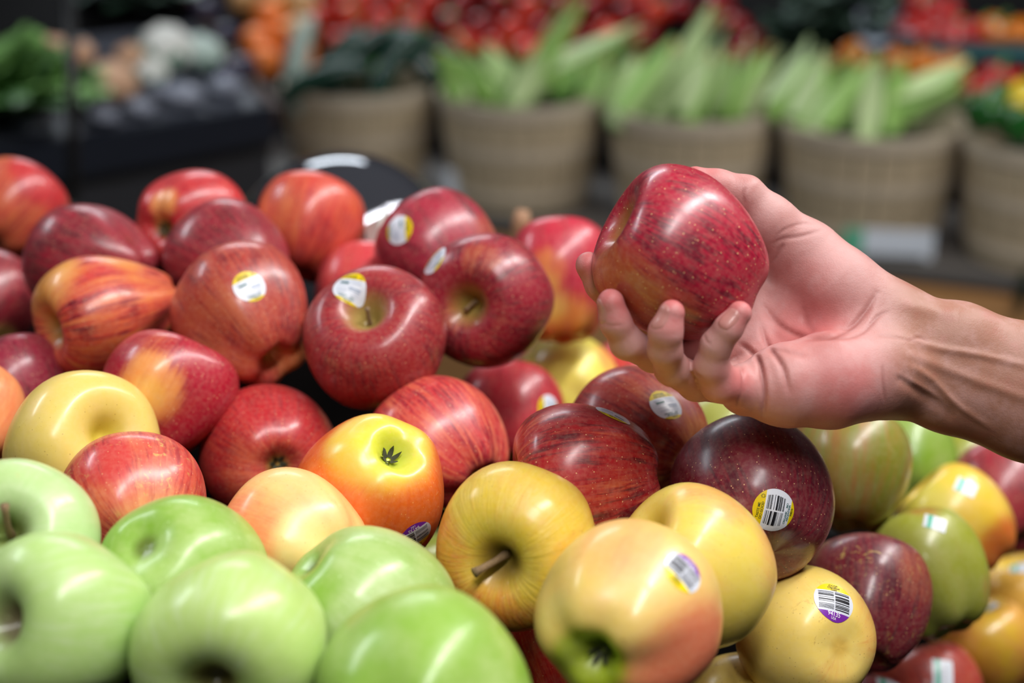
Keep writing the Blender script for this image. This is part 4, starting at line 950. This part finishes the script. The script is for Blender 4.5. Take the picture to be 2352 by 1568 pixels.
# price cards at the feet of the baskets
card_m = simple('white_card', (214, 222, 232), .5, var=.04); cg = simple('green_card_band', (90, 176, 140), .5, var=.04)
def card(px0, px1, py0, py1, d, lb, green=True):
    c = W((px0 + px1) / 2, py1, d); wd = (px1 - px0) / F * d; hh = (py1 - py0) / F * d * 1.05
    t = empty('price_card', tuple(c), (0, 0, tang * .4)); tag(t, lb, 'card')
    bm_obj('card', box_bm((wd, .004, hh), (0, 0, hh / 2), .001), card_m, t)
    if green: bm_obj('green_band', box_bm((wd * .22, .003, hh), (-wd * .39, -.0035, hh / 2)), cg, t)
    bm_obj('foot', box_bm((wd * .8, .03, .006), (0, .005, .003)), black_plastic, t)
ct = ray_z(2040, 592, ZT)
card(1935, 2138, 528, 592, float(np.dot(ct - CAM0, -R3[:, 2])), 'white price card with a green band at the foot of the basket above the wrist')
ct = ray_z(1060, 470, ZT); card(1022, 1082, 392, 470, float(np.dot(ct - CAM0, -R3[:, 2])), 'small pale price card at the foot of the corn basket beside the cucumbers', False)

# ---------------------------------------------------------------- stepped display behind the baskets
back0 = BASK[1][0] - tnor * .34; back0 = np.array([back0[0], back0[1], CAMZ - .66])
up_s = math.radians(32)
sn = np.array([tnor[0] * math.sin(up_s), tnor[1] * math.sin(up_s), math.cos(up_s)])
sdir = np.array([-tnor[0] * math.cos(up_s), -tnor[1] * math.cos(up_s), math.sin(up_s)])
def slope_at(px, py, lift=.035): return ray_plane(px, py, back0 + sn * lift, sn)
shelf_m = simple('teal_shelf_lining', (16, 62, 66), .5, var=.2); dark_m = simple('dark_case_steel', (24, 26, 32), .45, var=.2); black_m = simple('black_case_board', (9, 9, 10), .8, spec=.1)
st = empty('sloping_display', tuple(back0)); tag(st, 'dark sloping produce display behind the bushel baskets', 'display')
def quadslab(name, c, ax, ay, az, sx, sy, sz, mat, parent):
    bm = box_bm((sx, sy, sz), (0, 0, 0), .003); M = Matrix((Vector(ax), Vector(ay), Vector(az))).transposed().to_4x4(); M.translation = Vector(c)
    bmesh.ops.transform(bm, matrix=M, verts=bm.verts); return bm_obj(name, bm, mat, parent)
quadslab('sloping_board', sdir * .6 - sn * .012, tdir, sdir, sn, 5.2, 1.25, .02, black_m, st)
quadslab('front_panel', np.array([0, 0, -back0[2] / 2 - .02]) + (-sdir * .02), tdir, -tnor, (0, 0, 1), 5.2, .03, back0[2] - .04, dark_m, st)
quadslab('back_panel', sdir * 1.25 + np.array([0, 0, .3]), tdir, -tnor, (0, 0, 1), 5.2, .03, 1.0, black_m, st)
def strip(px0, py0, px1, py1, hgt, mat, name='teal_divider'):
    a = slope_at(px0, py0, .03); b = slope_at(px1, py1, .03); v = b - a; L = np.linalg.norm(v); v /= L
    nn = sn; yy = np.cross(nn, v)
    quadslab(name, (a + b) / 2 - back0, v, yy, nn, L, hgt, .06, mat, st)
strip(2120, 128, 2480, 150, .055, shelf_m)
# round produce on the slope
def ball_mesh(name, r, mat, flat=.86, s=20, n=12, dent=.12):
    V = []; Fc = []
    for i in range(n + 1):
        t = i / n * math.pi; rr = r * math.sin(t); z = r * flat * math.cos(t) - (r * dent * math.exp(-(t / .35) ** 2))
        for k in range(s):
            a = k / s * 6.2832; q = rr * (1 + .02 * math.cos(5 * a)); V.append((q * math.cos(a), q * math.sin(a), z))
    for i in range(n):
        for k in range(s): Fc.append((i * s + k, (i + 1) * s + k, (i + 1) * s + (k + 1) % s, i * s + (k + 1) % s))
    me = bpy.data.meshes.new(name); me.from_pydata(V, [], Fc); me.materials.append(mat); me.polygons.foreach_set('use_smooth', [True] * len(Fc)); return me
tom = ball_mesh('tomato', .036, simple('tomato_skin', (204, 46, 26), .2, var=.25)); tom2 = ball_mesh('tomato', .036, simple('dark_tomato_skin', (140, 16, 24), .2, var=.18))
org = ball_mesh('orange', .040, simple('orange_peel', (240, 130, 50), .4, var=.1, bump=.3, bscale=300), .97, dent=.04); tanb = ball_mesh('onion', .042, simple('onion_skin', (196, 152, 96), .4, var=.2), .9, dent=-.15)
tcal = bpy.data.meshes.new('calyx'); v = []; f = []
for k in range(5):
    a = k / 5 * 6.2832; b = len(v); v += [(0, 0, .030), (.007 * math.cos(a + .5), .007 * math.sin(a + .5), .031), (.022 * math.cos(a), .022 * math.sin(a), .034), (.007 * math.cos(a - .5), .007 * math.sin(a - .5), .031)]; f.append((b, b + 1, b + 2, b + 3))
tcal.from_pydata(v, [], f); tcal.materials.append(HK[2])
rt = random.Random(11)
def ball(name, me, px, py, lb, grp, cat, lift=.035, cal=False):
    o = bpy.data.objects.new(name, me); COL.objects.link(o); o.location = Vector(slope_at(px, py, lift)); o.rotation_euler = (rt.uniform(-.6, .6), rt.uniform(-.6, .6), rt.uniform(0, 6)); s = rt.uniform(.92, 1.1); o.scale = (s, s, s); tag(o, lb, cat, grp)
    if cal:
        c = bpy.data.objects.new('calyx', tcal); COL.objects.link(c); c.parent = o
ORD = ['first', 'second', 'third', 'fourth', 'fifth', 'sixth', 'seventh', 'eighth', 'ninth', 'tenth', 'eleventh', 'twelfth', 'thirteenth', 'fourteenth']
ROWN = ['top', 'second', 'third', 'lowest']
for r_, py in enumerate((-42, 8, 58, 108)):
    px = 732 + (r_ % 2) * 36; n_ = 0
    while px < (1540 if py < 60 else 1320):
        ball('tomato', tom if (px < 1020 or rt.random() < .3) else tom2, px + rt.uniform(-7, 7), py + (px - 1100) * .06 + rt.uniform(-6, 6), '%s red tomato from the left in the %s row of the heap behind the baskets' % (ORD[n_], ROWN[r_]), 'tomatoes heaped behind the baskets', 'tomato', .035, py < 100)
        px += 74; n_ += 1
for px, py, w_ in ((590, 95, 'left in the middle'), (655, 80, 'right in the middle'), (622, 35, 'topmost'), (690, 130, 'lowest, beside the pale cucumber'), (610, 140, 'lowest on the left')): ball('orange', org, px, py, 'orange of the small heap left of the tomatoes, ' + w_, 'oranges left of the tomatoes', 'orange', .04)
for px, py, w_ in ((640, -5, 'just above the topmost orange'), (700, 15, 'touching the tomatoes at the top edge'), (690, 75, 'between the oranges and the tomatoes'), (560, 0, 'farthest left at the top edge')): ball('onion', tanb, px, py, 'tan onion ' + w_, 'onions by the oranges', 'onion', .04)
for px, py, w_ in ((1690, 60, 'right of the tall corn ear'), (1735, 100, 'lower right, beside the dark leaves'), (1700, 130, 'lowest, just above the corn tips'), (1560, 20, 'left of the tall corn ear tip'), (1650, 10, 'at the top edge')): ball('tomato', tom2, px, py, 'dark red tomato between corn and grey-green leaves, ' + w_, 'dark tomatoes above the corn', 'tomato')
for i, (px, py, me, w_) in enumerate(((2110, 15, rp, 'topmost left of those above the teal divider'), (2165, 35, rp, 'bright, beside the black corner at the top'), (2130, 75, rp, 'in the middle above the teal divider'), (2080, 70, rp, 'nearest the silvery leaves'), (2185, 85, rp, 'just above the teal divider'), (2235, 85, rp, 'nearest the orange ones above the teal divider'), (2275, 78, op, 'left one above the teal divider'), (2340, 85, op, 'above the teal divider, cut by the right edge'),
          (2060, 150, op, 'below the silvery leaves'), (2125, 155, op, 'left end of the teal divider'), (1965, 130, op, 'behind the corn above the wrist'), (2180, 165, op, 'below the teal divider'), (2280, 190, rp, 'in the middle below the teal divider'), (2335, 205, rp, 'below the teal divider near the right edge'), (2240, 215, rp, 'beside the plump corn ear'))):
    put_pepper(me, slope_at(px, py, .045), .8 + i, i * 1.1, ('red' if me is rp else 'orange') + ' pepper on the sloping display, ' + w_, 'peppers on the sloping display')
# dark leafy bunches
def leaf_bunch(name, loc, r, mats, n, lb, cat, seed, hgt=.8, grp=None):
    rr = random.Random(seed); t = empty(name, tuple(loc)); tag(t, lb, cat, grp)
    for k in range(n):
        a = rr.uniform(0, 6.28); el = rr.uniform(.35, 1.5); L = r * rr.uniform(.8, 1.15); wd = L * rr.uniform(.32, .45); v = []; f = []
        dx = Vector((math.cos(a) * math.cos(el), math.sin(a) * math.cos(el), math.sin(el) * hgt)); sd = Vector((-math.sin(a), math.cos(a), 0)); up = dx.cross(sd).normalized()
        for i in range(8):
            u = i / 7; hw = wd * math.sin(math.pi * (.08 + .9 * u)) ** .8
            for q in (-1, -.5, 0, .5, 1): v.append(dx * (L * u) + sd * (hw * q) - up * (L * .25 * u * u) + up * (abs(q) * .18 * hw + .06 * L * math.sin(9 * u + 3 * q)))
        for i in range(7):
            for q in range(4): b = i * 5 + q; f.append((b, b + 1, b + 6, b + 5))
        mesh_obj('leaf', v, f, mats[k % len(mats)], t)
    return t
kale = [simple('grey_green_leaf', (96, 118, 106), .5, var=.2), simple('dark_leaf', (40, 62, 48), .5, var=.25), simple('silvery_leaf', (150, 160, 172), .5, var=.12)]
for i, (px, py, rr_, lb) in enumerate(((1880, 60, .12, 'grey-green leafy bunch left of the silvery leaves, on the sloping display'), (1985, 10, .11, 'grey-green leafy bunch at the top edge'), (2010, 95, .09, 'silvery leafy bunch nearest the red peppers'), (1810, 100, .11, 'dark leafy bunch above the corn basket gap'))):
    leaf_bunch('leafy_bunch', slope_at(px, py, .04), rr_, [kale[2], kale[0]] if i == 2 else [kale[0], kale[1]] if i < 2 else [kale[1]], 16, lb, 'greens', 20 + i)

# ---------------------------------------------------------------- chilled case on the left
ZC = CAMZ - .62
ca = ray_z(0, 338, ZC); cb = ray_z(590, 240, ZC)
kd = (cb - ca) / np.linalg.norm(cb - ca); kn = np.array([-kd[1], kd[0], 0])                  # kn points away from the aisle
kang = math.atan2(kd[1], kd[0]); us = math.radians(28)
ks = np.array([kn[0] * math.cos(us), kn[1] * math.cos(us), math.sin(us)]); kN = np.array([-kn[0] * math.sin(us), -kn[1] * math.sin(us), math.cos(us)])
cs0 = ca - kd * 1.2; CL = np.linalg.norm(cb - cs0) + .02; cmid = cs0 + kd * CL / 2
case = empty('chilled_case', (cmid[0], cmid[1], 0)); tag(case, 'long dark chilled case running back along the left', 'case')
orig = np.array([cmid[0], cmid[1], 0])
deck_m = simple('grey_steel_deck', (74, 78, 88), .4, var=.25, scale=12)
quadslab('deck', cmid + ks * .14 - kN * .012 - orig, kd, ks, kN, CL, .28, .02, deck_m, case)
quadslab('shaded_rear_deck', cmid + ks * .57 - kN * .014 - orig, kd, ks, kN, CL, .58, .02, black_m, case)  # rear of the deck coloured black to stand in for the canopy's shade
quadslab('bumper', cmid - orig + np.array([0, 0, -.035]) - kn * .015, kd, kn, (0, 0, 1), CL, .04, .075, simple('blue_black_bumper', (22, 27, 38), .35, var=.2), case)
quadslab('front_panel', cmid - orig + np.array([0, 0, -.17]) + kn * .01, kd, kn, (0, 0, 1), CL, .03, .19, simple('charcoal_panel', (38, 39, 44), .5, var=.15), case)
quadslab('plinth', cmid - orig + np.array([0, 0, -ZC + (ZC - .27) / 2]) + kn * .08, kd, kn, (0, 0, 1), CL, .03, ZC - .27, black_m, case)
quadslab('rear_panel', cmid + ks * .86 - orig + np.array([0, 0, .55]), kd, kn, (0, 0, 1), CL, .03, 1.3, black_m, case)
quadslab('canopy', cmid + ks * .75 - orig + np.array([0, 0, .62]), kd, kn, (0, 0, 1), CL, .5, .12, black_m, case)
quadslab('end_panel', cb - orig + ks * .42 - kN * .2 + kd * .03, kd, ks, kN, .025, .9, .42, simple('brown_end_panel', (66, 46, 36), .6, var=.2), case)
tealm = simple('teal_tag', (0, 110, 110), .5)
o = bm_obj('shelf_tag', box_bm((.16, .006, .045), (0, 0, 0), .002), tealm); o.location = Vector(ray_plane(40, 45, cmid + ks * .84 - kn * .03, -kn)); o.rotation_euler[2] = kang; tag(o, 'teal shelf tag on the dark back of the chilled case', 'tag')
def deckp(px, py, lift): return ray_plane(px, py, cmid + kN * lift, kN)
# vertical post in front of the case
pp = W(168, 470, 2.05); pq = W(160, -60, 2.05 * 1.0)
v, f = tube([(0, 0, 0), tuple(pq - pp)], [.0085, .0085], 12); o = mesh_obj('steel_post', [Vector(x) for x in v], f, simple('black_steel', (14, 14, 15), .45)); o.location = Vector(pp)
tag(o, 'thin black post standing in front of the chilled case', 'post')
pl_, pf_ = tube([tuple(np.array([0, 0, .0])), tuple(np.array([.0, .0, -pp[2]]))], [.0085, .0085], 12); mesh_obj('post_foot', pl_, pf_, o.data.materials[0], o)
# produce on the deck
def blob(name, px, py, rpx, mat, lb, cat, flat=.85, lift=None, seed=0, lumps=0.0, grp=None, sx=1.0):
    d0 = deckp(px, py, .05); d = np.dot(d0 - CAM0, -R3[:, 2]); r = rpx / F * d; p = deckp(px, py, r * flat * .9); n, s = 14, 22; V = []; Fc = []
    for i in range(n + 1):
        t = i / n * math.pi
        for k in range(s):
            a = k / s * 6.2832; q = r * (1 + lumps * mnoise.noise(Vector((math.sin(t) * math.cos(a) * 2.4 + seed, math.sin(t) * math.sin(a) * 2.4, math.cos(t) * 2.4))))
            V.append((q * math.sin(t) * math.cos(a) * sx, q * math.sin(t) * math.sin(a), q * flat * math.cos(t)))
    for i in range(n):
        for k in range(s): Fc.append((i * s + k, (i + 1) * s + k, (i + 1) * s + (k + 1) % s, i * s + (k + 1) % s))
    o = mesh_obj(name, V, Fc, mat); o.location = Vector(p); o.rotation_euler = (.2, .1, kang); return tag(o, lb, cat, grp), r, p
pot = simple('potato_skin', (206, 164, 132), .7, var=.2, bump=.3)
for i, (px, py, r_, sx, lb) in enumerate(((128, 128, 50, 1.0, 'tan potato left of the black post'), (190, 122, 32, .8, 'slim tan potato just right of the black post'), (255, 190, 50, 1.3, 'largest tan potato, left of the white cauliflower'), (205, 185, 30, 1.0, 'small greyish potato between the post and the largest potato'), (300, 130, 34, 1.0, 'dim olive-tan potato touching the cauliflower'))):
    blob('potato', px, py, r_, pot, lb, 'potato', .85, seed=i, lumps=.25, sx=sx)
cau = simple('cauliflower_curd', (226, 228, 222), .8, var=.06, bump=.8, bscale=90); cleaf = [simple('pale_leaf', (150, 196, 170), .55, var=.12), simple('green_leaf', (86, 134, 100), .55, var=.15)]
for i, (px, py, r_, lb) in enumerate(((385, 110, 62, 'large white cauliflower on the chilled case'), (462, 120, 50, 'pale greenish cauliflower right of the large white one'), (350, 165, 38, 'small creamy cauliflower below the large white one'))):
    o, r, p = blob('cauliflower', px, py, r_, cau if i != 1 else simple('greenish_curd', (196, 216, 208), .7, var=.06, bump=.6, bscale=90), lb, 'cauliflower', .8, seed=i + 5, lumps=.22)
    for k in range(6):
        a = k / 6 * 6.28 + .4; v = []; f = []
        for a_ in range(6):
            u = a_ / 5; hw = r * .42 * math.sin(math.pi * (.15 + .8 * u)); rad = r * (.55 + .55 * math.sin(u * 1.6)); z = -r * .75 + r * 1.0 * u
            for q in (-1, 0, 1): v.append((math.cos(a) * rad - math.sin(a) * hw * q, math.sin(a) * rad + math.cos(a) * hw * q, z))
        for a_ in range(5):
            for q in range(2): b = a_ * 3 + q; f.append((b, b + 1, b + 4, b + 3))
        mesh_obj('leaf', v, f, cleaf[k % 2], o)
lett = [simple('lettuce_leaf', (120, 168, 88), .5, var=.2), simple('deep_lettuce_leaf', (66, 108, 52), .5, var=.2)]
for i, (px, py, r_, lb) in enumerate(((-5, 240, .16, 'bright leafy lettuce head at the left edge'), (60, 250, .14, 'leafy lettuce head second from the left edge'), (118, 235, .11, 'darker leafy lettuce head just left of the black post'))):
    leaf_bunch('lettuce', deckp(px, py, .04), r_, lett, 20, lb, 'lettuce', 60 + i)
bagm = NT('clear_bag_film'); bagm.set(Base_Color=lin((160, 166, 182)), Roughness=.25, Transmission_Weight=.25, IOR=1.3)
for i, (px, py, r_, sx, lb) in enumerate(((75, 285, 34, 1.3, 'grey plastic-wrapped pack nearest the left edge on the case lip'), (235, 262, 34, 1.1, 'grey wrapped pack just right of the black post'), (320, 245, 32, 1.2, 'grey wrapped pack in the middle of the case lip'), (420, 215, 40, 1.3, 'grey wrapped pack below the cauliflowers'), (365, 205, 26, 1.0, 'small grey wrapped pack left of the one below the cauliflowers'), (520, 195, 36, 1.2, 'dim wrapped pack at the right end of the case'))):
    blob('wrapped_pack', px, py, r_, bagm.m, lb, 'pack', .55, seed=i + 20, lumps=.3, sx=sx)
egg = simple('aubergine_skin', (46, 40, 66), .25, var=.2)
for i, (px, py, r_, lb) in enumerate(((520, 160, 26, 'dark purple aubergine right of the cauliflowers'), (560, 150, 26, 'blue-black aubergine at the far end of the case'), (470, 20, 28, 'dim purple aubergine high above the cauliflowers'), (520, 75, 26, 'reddish purple aubergine between cauliflower and oranges'))):
    blob('aubergine', px, py, r_, egg, lb, 'aubergine', .8, seed=i + 40, lumps=.1, sx=1.5)
for i, (px, py, r_, lb) in enumerate(((330, 10, .12, 'dark teal-green leafy bunch at the top edge above the cauliflower'), (400, -5, .12, 'dim green leafy bunch right of the teal-green one at the top edge'))):
    leaf_bunch('leafy_bunch', deckp(px, py, .04), r_, [kale[1], kale[0]], 16, lb, 'greens', 80 + i)
